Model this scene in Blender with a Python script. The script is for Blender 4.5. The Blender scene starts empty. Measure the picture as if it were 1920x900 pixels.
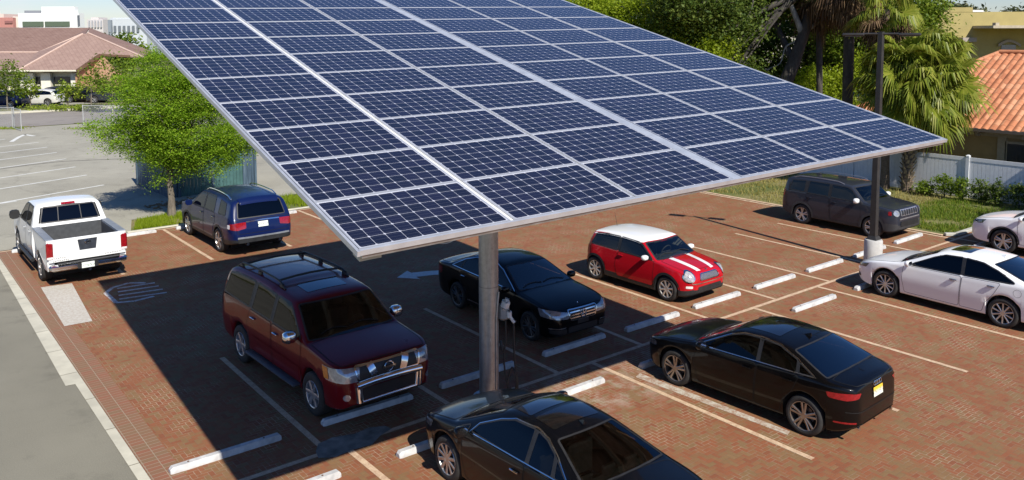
import bpy, bmesh, math, random
import numpy as np
from mathutils import Vector, Matrix
from mathutils.bvhtree import BVHTree
from mathutils.geometry import tessellate_polygon

R = math.radians
C = bpy.context.scene.collection
SC = bpy.context.scene

# ---------------------------------------------------------------- camera, sky, sun, exposure
cam_d = bpy.data.cameras.new('camera')
cam = bpy.data.objects.new('camera', cam_d); C.objects.link(cam); SC.camera = cam
CAM = Vector((-8.806, -11.830, 6.616)); YAW, PITCH, ROLL = 0.901604, 0.091245, 0.0030891
F_PX, CY_PX = 1565.566, 207.759
cam.location = CAM
_f = Vector((math.cos(YAW)*math.cos(PITCH), math.sin(YAW)*math.cos(PITCH), -math.sin(PITCH)))
_r = Vector((math.sin(YAW), -math.cos(YAW), 0)); _d = _f.cross(_r)
_r2 = _r*math.cos(ROLL) + _d*math.sin(ROLL); _d2 = -_r*math.sin(ROLL) + _d*math.cos(ROLL)
cam.matrix_world = Matrix(((_r2.x, -_d2.x, -_f.x, CAM.x), (_r2.y, -_d2.y, -_f.y, CAM.y), (_r2.z, -_d2.z, -_f.z, CAM.z), (0, 0, 0, 1)))
cam_d.sensor_width = 36; cam_d.lens = 36*F_PX/1920
cam_d.shift_y = -(450-CY_PX)/1920
cam_d.clip_start = 0.1; cam_d.clip_end = 6000

SUN_DIR = Vector((-0.16, -1.10, 1.0)).normalized()
SUN_EL = math.asin(SUN_DIR.z)
world = bpy.data.worlds.new('World'); SC.world = world; world.use_nodes = True
wn = world.node_tree; bg = wn.nodes['Background']
sky = wn.nodes.new('ShaderNodeTexSky'); sky.sky_type = 'NISHITA'; sky.sun_disc = False
sky.sun_elevation = SUN_EL; sky.sun_rotation = math.atan2(SUN_DIR.x, SUN_DIR.y)
sky.air_density = 1.0; sky.dust_density = 0.15; sky.ozone_density = 3.5
hs = wn.nodes.new('ShaderNodeHueSaturation'); hs.inputs['Saturation'].default_value = 1.2; wn.links.new(sky.outputs[0], hs.inputs['Color'])
tint = wn.nodes.new('ShaderNodeMix'); tint.data_type = 'RGBA'; tint.blend_type = 'MULTIPLY'; tint.inputs[0].default_value = 1; tint.inputs[7].default_value = (.975, .985, 1.2, 1); wn.links.new(hs.outputs[0], tint.inputs[6])
tcw = wn.nodes.new('ShaderNodeTexCoord'); mp = wn.nodes.new('ShaderNodeMapping'); mp.inputs['Scale'].default_value = (2.2, 2.2, 9); wn.links.new(tcw.outputs['Generated'], mp.inputs[0])
cn = wn.nodes.new('ShaderNodeTexNoise'); cn.inputs['Scale'].default_value = 2.6; cn.inputs['Detail'].default_value = 7; cn.inputs['Roughness'].default_value = .6; wn.links.new(mp.outputs[0], cn.inputs['Vector'])
crp = wn.nodes.new('ShaderNodeValToRGB'); crp.color_ramp.elements[0].position = .47; crp.color_ramp.elements[1].position = .68; wn.links.new(cn.outputs['Fac'], crp.inputs[0])
sxw = wn.nodes.new('ShaderNodeSeparateXYZ'); wn.links.new(tcw.outputs['Generated'], sxw.inputs[0])
lowf = wn.nodes.new('ShaderNodeMapRange'); lowf.inputs[1].default_value = .30; lowf.inputs[2].default_value = .05; wn.links.new(sxw.outputs[2], lowf.inputs[0])
cm = wn.nodes.new('ShaderNodeMath'); cm.operation = 'MULTIPLY'; wn.links.new(crp.outputs[0], cm.inputs[0]); wn.links.new(lowf.outputs[0], cm.inputs[1])
cl = wn.nodes.new('ShaderNodeMix'); cl.data_type = 'RGBA'; wn.links.new(cm.outputs[0], cl.inputs[0]); wn.links.new(tint.outputs[2], cl.inputs[6]); cl.inputs[7].default_value = (9, 9.2, 9.6, 1)
wn.links.new(cl.outputs[2], bg.inputs[0]); bg.inputs[1].default_value = 0.072
sun_d = bpy.data.lights.new('sun', 'SUN'); sun_d.energy = 5.0; sun_d.angle = R(0.5); sun_d.color = (1.0, 0.955, 0.88)
sun = bpy.data.objects.new('sun', sun_d); C.objects.link(sun)
sun.rotation_euler = SUN_DIR.to_track_quat('Z', 'Y').to_euler(); sun.location = (0, 0, 60)
SC.view_settings.view_transform = 'Standard'; SC.view_settings.look = 'None'
SC.view_settings.exposure = 0.40; SC.view_settings.gamma = 1
SC.render.engine = 'CYCLES'
SC.cycles.use_denoising = True
SC.cycles.max_bounces = 6; SC.cycles.transparent_max_bounces = 12
SC.cycles.caustics_reflective = False; SC.cycles.caustics_refractive = False
SC.cycles.sample_clamp_indirect = 6

# ---------------------------------------------------------------- naming helpers
def tag(o, label=None, cat=None, group=None, kind=None):
    if label: o['label'] = label
    if cat: o['category'] = cat
    if group: o['group'] = group
    if kind: o['kind'] = kind
    return o
def empty(name, loc=(0, 0, 0), rz=0.0):
    o = bpy.data.objects.new(name, None); C.objects.link(o)
    o.location = loc; o.rotation_euler = (0, 0, rz); o.empty_display_size = .2
    return o
def children(o): return [c for c in bpy.data.objects if c.parent == o]
def copy_tree(o, parent=None, kids=None):
    c = o.copy(); C.objects.link(c)
    if parent: c.parent = parent
    for ch in (kids if kids is not None else children(o)): copy_tree(ch, c)
    return c
def link_mesh(name, me, parent=None, loc=None):
    o = bpy.data.objects.new(name, me); C.objects.link(o)
    if parent: o.parent = parent
    if loc: o.location = loc
    return o

class MB:
    """collects polygons, boxes, tubes, lathes; build() links them as one mesh object"""
    def __init__(s): s.v = []; s.f = []; s.m = []; s.mi = 0
    def add(s, vs, fs, mi=None):
        b = len(s.v); s.v += [tuple(v) for v in vs]
        s.f += [tuple(b+i for i in f) for f in fs]; s.m += [s.mi if mi is None else mi]*len(fs)
    def box(s, c, d, rz=0.0, mi=None, taper=1.0, M=None):
        hx, hy, hz = d[0]/2, d[1]/2, d[2]/2
        vs = []
        for z, k in ((-hz, 1), (hz, taper)):
            for x, y in ((-hx, -hy), (hx, -hy), (hx, hy), (-hx, hy)): vs.append(Vector((x*k, y*k, z)))
        Rm = Matrix.Rotation(rz, 3, 'Z') if M is None else M
        vs = [Rm @ v + Vector(c) for v in vs]
        s.add(vs, [(3, 2, 1, 0), (4, 5, 6, 7), (0, 1, 5, 4), (1, 2, 6, 5), (2, 3, 7, 6), (3, 0, 4, 7)], mi)
    def rbox(s, c, d, r=0.02, rz=0.0, mi=None):
        """box with chamfered edges on its plan and top"""
        hx, hy, hz = d[0]/2, d[1]/2, d[2]/2
        def ring(k, z):
            a, b = hx-k, hy-k
            q = r
            return [(-a+q, -b, z), (a-q, -b, z), (a, -b+q, z), (a, b-q, z), (a-q, b, z), (-a+q, b, z), (-a, b-q, z), (-a, -b+q, z)]
        rings = [ring(r, -hz), ring(0, -hz+r), ring(0, hz-r), ring(r, hz)]
        Rm = Matrix.Rotation(rz, 3, 'Z'); vs = [Rm @ Vector(v) + Vector(c) for g in rings for v in g]
        fs = [tuple(reversed(range(8))), tuple(range(24, 32))]
        for k in range(3):
            for i in range(8):
                j = (i+1) % 8; fs.append((k*8+i, k*8+j, k*8+8+j, k*8+8+i))
        s.add(vs, fs, mi)
    def tube(s, pts, rad, n=8, mi=None, cap=True):
        pts = [Vector(p) for p in pts]
        if not hasattr(rad, '__len__'): rad = [rad]*len(pts)
        vs = []; fs = []; up = None
        for i, p in enumerate(pts):
            t = (pts[min(i+1, len(pts)-1)]-pts[max(i-1, 0)]).normalized()
            a = t.orthogonal().normalized() if up is None else (up - t*up.dot(t)).normalized()
            up = a; b = t.cross(a)
            for k in range(n):
                an = 2*math.pi*k/n; vs.append(p+(a*math.cos(an)+b*math.sin(an))*rad[i])
        for i in range(len(pts)-1):
            for k in range(n):
                k2 = (k+1) % n; fs.append((i*n+k, i*n+k2, i*n+n+k2, i*n+n+k))
        if cap: fs.append(tuple(reversed(range(n)))); fs.append(tuple(range((len(pts)-1)*n, len(pts)*n)))
        s.add(vs, fs, mi)
    def lathe(s, prof, n=32, axis='Z', c=(0, 0, 0), mi=None):
        vs = []; fs = []
        for r, h in prof:
            for k in range(n):
                a = 2*math.pi*k/n; x, y = r*math.cos(a), r*math.sin(a)
                v = (x, y, h) if axis == 'Z' else (x, h, y)
                vs.append((v[0]+c[0], v[1]+c[1], v[2]+c[2]))
        for i in range(len(prof)-1):
            for k in range(n):
                k2 = (k+1) % n
                q = (i*n+k, i*n+k2, i*n+n+k2, i*n+n+k)
                fs.append(q if axis == 'Z' else q[::-1])
        s.add(vs, fs, mi)
    def quad(s, a, b, c, d, mi=None): s.add([a, b, c, d], [(0, 1, 2, 3)], mi)
    def prism(s, poly, z0, z1, mi=None):
        """vertical extrusion of a ccw plan polygon"""
        n = len(poly); vs = [(x, y, z0) for x, y in poly]+[(x, y, z1) for x, y in poly]
        tris = tessellate_polygon([[Vector((x, y, 0)) for x, y in poly]])
        fs = [tuple(t) for t in tris]; fs2 = []
        for t in fs:
            a, b, c = (Vector((*poly[i], 0)) for i in t)
            up = (b-a).cross(c-a).z > 0
            t2 = t if up else t[::-1]
            fs2.append(tuple(i+n for i in t2)); fs2.append(t2[::-1])
        for i in range(n):
            j = (i+1) % n; fs2.append((i, j, j+n, i+n))
        s.add(vs, fs2, mi)
    def build(s, name, mats, parent=None, smooth=None, loc=None):
        me = bpy.data.meshes.new(name); me.from_pydata(s.v, [], s.f)
        if not isinstance(mats, (list, tuple)): mats = [mats]
        for m in mats: me.materials.append(m)
        me.polygons.foreach_set('material_index', s.m)
        if smooth is not None:
            me.polygons.foreach_set('use_smooth', [True]*len(s.f))
            if smooth < 180: me.set_sharp_from_angle(angle=R(smooth))
        me.update()
        return link_mesh(name, me, parent, loc)

# ---------------------------------------------------------------- materials
class NT:
    def __init__(s, name):
        s.mat = bpy.data.materials.new(name); s.mat.use_nodes = True; s.t = s.mat.node_tree
        s.b = s.t.nodes['Principled BSDF']; s.out = s.t.nodes['Material Output']
    def n(s, ty, **k):
        nd = s.t.nodes.new(ty)
        for a, b in k.items(): setattr(nd, a, b)
        return nd
    def lk(s, a, b): s.t.links.new(a, b)
    def put(s, sock, val):
        if isinstance(val, bpy.types.NodeSocket): s.lk(val, sock)
        else: sock.default_value = val
    def m(s, op, a, b=None, c=None, clamp=False):
        nd = s.n('ShaderNodeMath', operation=op, use_clamp=clamp)
        for i, v in enumerate((a, b, c)):
            if v is not None: s.put(nd.inputs[i], v)
        return nd.outputs[0]
    def obj(s): return s.n('ShaderNodeTexCoord').outputs['Object']
    def noise(s, vec, scale, detail=4, rough=.55):
        nd = s.n('ShaderNodeTexNoise'); nd.inputs['Scale'].default_value = scale
        nd.inputs['Detail'].default_value = detail; nd.inputs['Roughness'].default_value = rough
        if vec is not None: s.lk(vec, nd.inputs['Vector'])
        return nd.outputs['Fac']
    def ramp(s, fac, stops, interp='LINEAR'):
        nd = s.n('ShaderNodeValToRGB'); cr = nd.color_ramp; cr.interpolation = interp
        while len(cr.elements) < len(stops): cr.elements.new(.5)
        for e, (p, c) in zip(cr.elements, stops):
            e.position = p; e.color = (*c, 1) if hasattr(c, '__len__') else (c, c, c, 1)
        s.put(nd.inputs[0], fac); return nd.outputs[0]
    def mix(s, fac, a, b, mode='MIX'):
        nd = s.n('ShaderNodeMix', data_type='RGBA', blend_type=mode)
        s.put(nd.inputs[0], fac)
        for i, v in ((6, a), (7, b)):
            if isinstance(v, (tuple, list)): v = (*v[:3], 1)
            s.put(nd.inputs[i], v)
        return nd.outputs[2]
    def bump(s, h, strength=.3, dist=.01):
        nd = s.n('ShaderNodeBump'); nd.inputs['Strength'].default_value = strength; nd.inputs['Distance'].default_value = dist
        s.lk(h, nd.inputs['Height']); s.lk(nd.outputs[0], s.b.inputs['Normal'])
    def set(s, **k):
        for a, v in k.items():
            a = a.replace('_', ' ')
            if isinstance(v, tuple) and len(v) == 3: v = (*v, 1)
            s.put(s.b.inputs[a], v)
        return s.mat
MATS = {}
def simple(name, col, rough=.5, metal=0.0, var=.12, scale=6.0, coat=0.0, bump=0.0, spec=.5):
    """a plain surface with slight uneven wear in tone and gloss"""
    if name in MATS: return MATS[name]
    t = NT(name); o = t.obj(); f = t.noise(o, scale, 5)
    lo = tuple(max(0, c*(1-var)) for c in col); hi = tuple(min(1, c*(1+var)) for c in col)
    t.set(Base_Color=t.ramp(f, [(.3, lo), (.7, hi)]), Metallic=metal, Coat_Weight=coat, Specular_IOR_Level=spec)
    t.lk(t.m('ADD', t.m('MULTIPLY', f, .2), max(0, rough-.1)), t.b.inputs['Roughness'])
    t.b.inputs['Coat Roughness'].default_value = .03
    if bump: t.bump(t.noise(o, scale*6, 4), bump, .01)
    MATS[name] = t.mat; return t.mat
def paint(name, col, metal=.0, rough=.35, coat=1.0):
    """two sided automotive paint: clear coat outside, dark trim inside"""
    t = NT(name); o = t.obj()
    dust = t.noise(o, 2.2, 5)
    t.set(Base_Color=t.mix(t.m('MULTIPLY', dust, .05*max(.06, sum(col)/2.4)), col, (.35, .31, .26)), Metallic=metal, Coat_Weight=coat, Specular_IOR_Level=.12)
    t.b.inputs['Coat Roughness'].default_value = .012; t.b.inputs['Coat IOR'].default_value = 1.42
    t.lk(t.m('ADD', t.m('MULTIPLY', dust, .15), rough-.07), t.b.inputs['Roughness'])
    g = t.n('ShaderNodeNewGeometry'); d = t.n('ShaderNodeBsdfDiffuse'); d.inputs[0].default_value = (.02, .02, .021, 1)
    mx = t.n('ShaderNodeMixShader'); t.lk(g.outputs['Backfacing'], mx.inputs[0]); t.lk(t.b.outputs[0], mx.inputs[1]); t.lk(d.outputs[0], mx.inputs[2])
    t.lk(mx.outputs[0], t.out.inputs[0]); return t.mat
def glass(name, tint, refl=1.15, rough=.01):
    t = NT(name); t.t.nodes.remove(t.b)
    tr = t.n('ShaderNodeBsdfTransparent'); tr.inputs[0].default_value = (*tint, 1)
    gl = t.n('ShaderNodeBsdfGlossy'); gl.inputs['Roughness'].default_value = rough
    fr = t.n('ShaderNodeFresnel'); fr.inputs[0].default_value = 1.55
    mx = t.n('ShaderNodeMixShader'); t.lk(t.m('MULTIPLY', fr.outputs[0], refl, clamp=True), mx.inputs[0])
    t.lk(tr.outputs[0], mx.inputs[1]); t.lk(gl.outputs[0], mx.inputs[2]); t.lk(mx.outputs[0], t.out.inputs[0]); return t.mat

M_BLACKPL = simple('black plastic', (.018, .018, .019), .5, var=.25)
M_RUBBER = simple('tyre rubber', (.022, .021, .020), .8, var=.3, scale=14)
M_CHROME = simple('chrome', (.75, .76, .78), .14, metal=1.0, var=.05)
M_ALLOY = simple('alloy wheel', (.50, .49, .48), .32, metal=.85, var=.1)
M_ALLOYD = simple('dark alloy', (.16, .155, .15), .32, metal=.8, var=.1)
M_SEAM = simple('panel gap', (.004, .004, .004), .8, var=.1)
M_UNDER = simple('underbody', (.008, .008, .008), .9, var=.2)
M_INT = simple('cabin trim', (.03, .029, .028), .75, var=.2)
M_SEAT = simple('seat fabric', (.12, .115, .105), .8, var=.2, scale=10)
M_GLASSD = glass('tinted glass', (.10, .105, .11))
M_GLASSC = glass('windscreen glass', (.58, .63, .62))
M_LENS = simple('headlight lens', (.36, .37, .39), .10, metal=.45, var=.25, scale=16, coat=1.0)
M_LENSD = simple('dark headlight lens', (.16, .165, .175), .10, metal=.45, var=.5, scale=18, coat=1.0)
M_RED = simple('red lens', (.24, .006, .010), .15, var=.3, scale=20, coat=1.0)
M_AMBER = simple('amber lens', (.55, .18, .02), .15, var=.25, scale=20, coat=1.0)
M_WLENS = simple('clear lens', (.75, .70, .68), .12, var=.15, scale=20, coat=1.0)
def plate_mat(name, base, ink, band=None):
    t = NT(name); o = t.obj(); sx = t.n('ShaderNodeSeparateXYZ'); t.lk(t.n('ShaderNodeTexCoord').outputs['Generated'], sx.inputs[0])
    z = sx.outputs[2]; f = t.noise(o, 42, 1)
    k = t.m('MULTIPLY', t.m('GREATER_THAN', f, .56), t.m('MULTIPLY', t.m('GREATER_THAN', z, .3), t.m('LESS_THAN', z, .7)))
    b = base if band is None else t.ramp(z, [(.0, base), (.45, base), (.75, band)])
    t.set(Base_Color=t.mix(k, b, ink), Roughness=.4); return t.mat
M_PLATE = plate_mat('licence plate', (.68, .72, .66), (.08, .16, .10))
M_PLATEY = plate_mat('licence plate yellow', (.70, .72, .62), (.30, .26, .12), (.80, .52, .05))
# ---------------------------------------------------------------- vehicles
def chaikin(p, it=2):
    p = [tuple(map(float, q)) for q in p]
    for _ in range(it):
        o = [p[0]]
        for a, b in zip(p[:-1], p[1:]):
            o.append((.75*a[0]+.25*b[0], .75*a[1]+.25*b[1])); o.append((.25*a[0]+.75*b[0], .25*a[1]+.75*b[1]))
        o.append(p[-1]); p = o
    return p
def curve(p, it=2):
    q = sorted(chaikin(sorted(p), it)); X = np.array([a for a, b in q]); Z = np.array([b for a, b in q])
    return lambda x: float(np.interp(x, X, Z))
def inset(poly, d):
    n = len(poly); out = []
    A = sum(poly[i][0]*poly[(i+1) % n][1]-poly[(i+1) % n][0]*poly[i][1] for i in range(n)); sg = 1 if A > 0 else -1
    for i in range(n):
        p0, p, p1 = (Vector(poly[(i+k) % n][:2]) for k in (-1, 0, 1))
        e0 = (p-p0).normalized(); e1 = (p1-p).normalized()
        n0 = Vector((-e0.y, e0.x))*sg; n1 = Vector((-e1.y, e1.x))*sg
        b = (n0+n1); L = max(.35, b.length/2); b = b.normalized()
        out.append(tuple(p+b*(d/L)))
    return out
def rounded(poly, r, k=3):
    n = len(poly); out = []
    for i in range(n):
        p0, p, p1 = (Vector(poly[(i+j) % n]) for j in (-1, 0, 1))
        a = (p0-p); b = (p1-p); ra = min(r, a.length*.45); rb = min(r, b.length*.45)
        A = p+a.normalized()*ra; B = p+b.normalized()*rb
        for t in range(k+1):
            t /= k; out.append(tuple(A*(1-t)**2+p*2*t*(1-t)+B*t*t))
    return out
def inside(pt, poly):
    x, y = pt; c = False; n = len(poly); j = n-1
    for i in range(n):
        xi, yi = poly[i][:2]; xj, yj = poly[j][:2]
        if (yi > y) != (yj > y) and x < (xj-xi)*(y-yi)/(yj-yi)+xi: c = not c
        j = i
    return c

class Car:
    def __init__(s, name, label, cat, sp, pnt, loc, rz):
        s.sp = sp; s.pnt = pnt
        s.root = empty(name, (loc[0], loc[1], 0), rz); tag(s.root, label, cat)
        s.xn, s.xt = sp['nose'], sp['tail']
        s.top = curve(sp['top'], sp.get('sm', 2)); s.sh = curve(sp['shoulder']); s.bot = curve(sp['bottom'])
        s.ra = sp['R']*1.13
        s.wm, s.wb, s.ws = sp['wm'], sp.get('wb', sp['wm']*.965), sp.get('ws', sp['wm']*.95)
        s.tum = sp.get('tum', .36)
        s.holes = []   # (view, poly)
        s.make_body()
    def plan(s, x):
        sp = s.sp; k = 1.0
        lf, af, lr, ar = sp.get('plan', (.55, .66, .45, .72))
        d = s.xn-x
        if d < lf: t = max(0, d)/lf; k = min(k, af+(1-af)*math.sqrt(max(0, 1-(1-t)**2)))
        d = x-s.xt
        if d < lr: t = max(0, d)/lr; k = min(k, ar+(1-ar)*math.sqrt(max(0, 1-(1-t)**2)))
        return k
    def low(s, x):
        z = s.bot(x)
        for xc in s.sp['axles']:
            d = abs(x-xc)
            if d < s.ra: z = max(z, s.sp['R']+math.sqrt(s.ra**2-d*d)*1.0)
        return z
    def sec(s, x):
        sp = s.sp; p = s.plan(x); zl = s.low(x); zb = s.sh(x); zc = s.top(x)
        zb = max(zb, zl+.07); zc = max(zc, zb+.012)
        cr = min(sp.get('crown', .05), (zc-zb)*.75)
        zr = zc-cr
        zm = min(max(sp.get('zm', .55), zl+.035), zb-.03)
        wb, wm = s.wb*p, s.wm*p
        wr = wb-.012-s.tum*(zr-zb)
        return p, zl, zm, zb, zr, zc, s.ws*p, wm, wb, wr
    def wr(s, x): return s.sec(x)[9]
    def make_body(s):
        sp = s.sp
        xs = set(np.round(np.arange(s.xt, s.xn, .045), 4)); xs |= {s.xn, s.xt}
        for d in (.004, .012, .022, .035, .05, .07, .09, .12, .15, .18): xs |= {s.xn-d, s.xt+d}
        for xc in sp['axles']:
            for a in range(0, 181, 8): xs.add(xc+s.ra*math.cos(R(a))*.9999)
            xs |= {xc+s.ra+.001, xc-s.ra-.001}
        for a in sp.get('xs', ()): xs.add(a)
        xs = sorted((a for a in xs if s.xt <= a <= s.xn), reverse=True); ys = [xs[0]]
        for a in xs[1:]:
            if ys[-1]-a > .0015: ys.append(a)
        xs = ys
        rows = []; K = 4
        for x in xs:
            p, zl, zm, zb, zr, zc, ws, wm, wb, wr = s.sec(x)
            P = [Vector((0, zl)), Vector((ws*.9, zl)), Vector((ws, zl+.03)), Vector((wm, zm)), Vector((wb, zb)), Vector((wr, zr))]
            rad = [0, .02, .03, .11, sp.get('rsh', .038), sp.get('rroof', .10)]
            q = [P[0]]
            P.append(Vector((wr*.55, zc-(zc-zr)*.12)))
            for i in range(1, 6):
                a = P[i-1]-P[i]; b = P[i+1]-P[i]
                ra = min(rad[i], a.length*.46); rb = min(rad[i], b.length*.46)
                A = P[i]+a.normalized()*ra if a.length > 1e-6 else P[i]; B = P[i]+b.normalized()*rb if b.length > 1e-6 else P[i]
                if i in (3, 4, 5): q.append((q[-1]+A)/2)
                for t in range(K+1):
                    t /= K; q.append(A*(1-t)**2+P[i]*2*t*(1-t)+B*t*t)
            e = q[-1]
            for t in (.2, .4, .6, .8, 1.0):
                y = e.x*(1-t); q.append(Vector((y, e.y+(zc-e.y)*(1-(1-t)**2))))
            rows.append([(x, v.x, v.y) for v in q])
        n = len(rows[0]); s.nsec = n; nb = 1+5+5   # indices below: underside
        vs = []; idx = {}
        for i, r in enumerate(rows):
            for j, (x, y, z) in enumerate(r):
                idx[i, j, 1] = len(vs); vs.append((x, y, z))
                if y < 1e-6: idx[i, j, -1] = idx[i, j, 1]
                else: idx[i, j, -1] = len(vs); vs.append((x, -y, z))
        fs = []; mi = []
        clad = sp.get('clad', 0)
        for i in range(len(rows)-1):
            for j in range(n-1):
                for sd in (1, -1):
                    q = (idx[i, j, sd], idx[i+1, j, sd], idx[i+1, j+1, sd], idx[i, j+1, sd])
                    if sd < 0: q = q[::-1]
                    q2 = tuple(dict.fromkeys(q))
                    if len(q2) > 2:
                        fs.append(q2)
                        zc = (rows[i][j][2]+rows[i+1][j+1][2])/2
                        mi.append(1 if j < 6 else (2 if (clad and j < clad) else 0))
        for i, rev in ((0, False), (len(rows)-1, True)):
            for j in range(n-1):
                q = (idx[i, j, -1], idx[i, j, 1], idx[i, j+1, 1], idx[i, j+1, -1])
                if rev: q = q[::-1]
                q2 = tuple(dict.fromkeys(q))
                if len(q2) > 2: fs.append(q2); mi.append(2 if (clad and j < clad) else 0)
        me = bpy.data.meshes.new('body'); me.from_pydata(vs, [], fs)
        for m in (s.pnt, M_UNDER, sp.get('cladmat', M_BLACKPL), M_SEAM): me.materials.append(m)
        me.polygons.foreach_set('material_index', mi); me.polygons.foreach_set('use_smooth', [True]*len(fs))
        me.update(); me.set_sharp_from_angle(angle=R(42))
        s.body = link_mesh('body', me, s.root)
        bm = bmesh.new(); bm.from_mesh(me); s.bvh = BVHTree.FromBMesh(bm); bm.free()
    # --- projection of a flat outline on the body
    def ray(s, a, b, view, off, piv=None):
        if view == 'L': o, d = Vector((a, 3, b)), Vector((0, -1, 0))
        elif view == 'R': o, d = Vector((a, -3, b)), Vector((0, 1, 0))
        elif view == 'T': o, d = Vector((a, b, 4)), Vector((0, 0, -1))
        elif view == 'F': o, d = Vector((6, a, b)), Vector((-1, 0, 0))
        elif view == 'B': o, d = Vector((-6, a, b)), Vector((1, 0, 0))
        else:   # yawed front/back: view = angle in degrees from +x, outlines measured sideways from piv
            an = R(view); dx = Vector((math.cos(an), math.sin(an), 0)); ax = Vector((-math.sin(an), math.cos(an), 0))
            o = Vector((piv[0], piv[1], b))+dx*5+ax*a; d = -dx
        h, nrm, i, dist = s.bvh.ray_cast(o, d)
        if h is None:
            h, nrm, i, dist = s.bvh.find_nearest(o+d*((3-s.wm) if view in ('L', 'R') else 4))
            if view in ('L', 'R'): h = Vector((a, h.y, b))
        if nrm.dot(d) > 0: nrm = -nrm
        nn = (nrm-d*.6).normalized()
        return h+nn*off, d
    def patch(s, name, poly, view, mat, off=.004, grid=.07, parent=None, piv=None, thick=0.0, label=None):
        bm = bmesh.new(); f = bm.faces.new([bm.verts.new((p[0], p[1], 0)) for p in poly])
        xs = [p[0] for p in poly]; ys = [p[1] for p in poly]
        for ax, lo, hi in ((0, min(xs), max(xs)), (1, min(ys), max(ys))):
            k = int((hi-lo)/grid)
            for j in range(1, k+1):
                v = lo+(hi-lo)*j/(k+1); co = (v, 0, 0) if ax == 0 else (0, v, 0); no = (1, 0, 0) if ax == 0 else (0, 1, 0)
                bmesh.ops.bisect_plane(bm, geom=bm.verts[:]+bm.edges[:]+bm.faces[:], plane_co=co, plane_no=no, dist=1e-5)
        bmesh.ops.triangulate(bm, faces=bm.faces[:])
        d = None
        for v in bm.verts:
            h, d = s.ray(v.co.x, v.co.y, view, off, piv); v.co = h
        bm.normal_update()
        if sum((f.normal*f.calc_area() for f in bm.faces), Vector()).dot(d) > 0:
            bmesh.ops.reverse_faces(bm, faces=bm.faces[:])
        if thick:
            be = [e for e in bm.edges if e.is_boundary]
            r = bmesh.ops.extrude_edge_only(bm, edges=be)
            for v in [g for g in r['geom'] if isinstance(g, bmesh.types.BMVert)]: v.co += d*thick
        me = bpy.data.meshes.new(name); bm.to_mesh(me); bm.free(); me.materials.append(mat)
        me.polygons.foreach_set('use_smooth', [True]*len(me.polygons)); me.set_sharp_from_angle(angle=R(50)); me.update()
        o = link_mesh(name, me, parent or s.root)
        if label: o['label'] = label
        return o
    def strip(s, mb, pts, w, view, off, closed=False, piv=None, step=.06):
        """flat ribbon of width w along an outline, laid on the body"""
        P = [Vector(p[:2]) for p in pts]; 
        if closed: P.append(P[0])
        Q = [P[0]]
        for a, b in zip(P[:-1], P[1:]):
            k = max(1, int((b-a).length/step))
            for j in range(1, k+1): Q.append(a.lerp(b, j/k))
        L = []; 
        m = len(Q)
        for i, p in enumerate(Q):
            if closed: t = (Q[(i+1) % (m-1)] - Q[(i-1) % (m-1)])
            else: t = Q[min(i+1, m-1)]-Q[max(i-1, 0)]
            t = t.normalized() if t.length > 1e-9 else Vector((1, 0)); nn = Vector((-t.y, t.x))*w/2
            L.append((p+nn, p-nn))
        vs = []; d = None
        for a, b in L:
            h, d = s.ray(a.x, a.y, view, off, piv); vs.append(h)
            h, d = s.ray(b.x, b.y, view, off, piv); vs.append(h)
        fs = []
        for i in range(m-1):
            q = (2*i, 2*i+1, 2*i+3, 2*i+2)
            nrm = (vs[q[1]]-vs[q[0]]).cross(vs[q[2]]-vs[q[0]])
            if nrm.dot(d) > 0: q = q[::-1]
            fs.append(q)
        mb.add(vs, fs)
    def band(s, name, pts, w, view, mat, off=.006, closed=False, parent=None, piv=None):
        mb = MB(); s.strip(mb, pts, w, view, off, closed, piv); return mb.build(name, mat, parent or s.root, smooth=60)
    # --- glazing
    def window(s, name, poly, view, mat, trim=M_BLACKPL, tw=.026, r=.03, off=.004):
        poly = rounded(poly, r)
        s.holes.append((view, poly))
        w = s.patch(name, poly, view, mat, off=off)
        mb = MB(); s.strip(mb, poly, tw, view, off+.003, True); mb.build('window_trim', trim, w, smooth=60)
        return w
    def mirrored(s, poly): return [(a, -b) for a, b in poly][::-1]
    def lampstrip(s): pass
    def side(s, fn):
        for v in ('L', 'R'): fn(v)
    def glazing(s):
        sp = s.sp; gs = sp.get('gside', M_GLASSD); gw = sp.get('gwind', M_GLASSC); gr = sp.get('grear', M_GLASSD)
        tr = sp.get('trim', M_BLACKPL)
        for poly in sp['windows']:
            for v in ('L', 'R'): s.window('side_window', poly, v, gs, tr, sp.get('tw', .026))
        W = sp['windows']; cw = sp.get('chrome', 0)
        for v in ('L', 'R'):
            for i in range(len(W)-1):
                p, q = W[i], W[i+1]
                if abs(p[-1][0]-q[0][0]) > .3 or q[0][0] > p[0][0]: continue
                s.patch('pillar_cover', [p[-1], p[-2], q[1], q[0]], v, M_BLACKPL, .0045)
            if cw:
                Q = [w for w in W if w[0][0] <= W[0][0][0]]
                out = [Q[0][0]]
                for w in Q: out += w[1:-1]
                out.append(Q[-1][-1]); mb = MB(); s.strip(mb, inset(out, -.014), cw, v, .009, True); mb.build('chrome_trim', M_CHROME, s.root, smooth=60)
        def screen(x0, x1, m0, m1, bow):
            k = 6; L = []
            for i in range(k+1):
                t = i/k; x = x0+(x1-x0)*t; L.append((x, max(.1, s.wr(x)-(m0+(m1-m0)*t))))
            pts = [(x, y) for x, y in L]
            y0, y1 = L[0][1], L[-1][1]
            arc1 = [(x1+bow[1]*(1-(q)**2), y1*q) for q in (.6, .2, -.2, -.6)]
            arc0 = [(x0+bow[0]*(1-(q)**2), y0*q) for q in (-.6, -.2, .2, .6)]
            return pts+arc1+[(x, -y) for x, y in L[::-1]]+arc0
        a = sp['screen']; s.screen_poly = screen(*a)
        s.window('windscreen', s.screen_poly, 'T', gw, M_BLACKPL, .03, .04)
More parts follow.
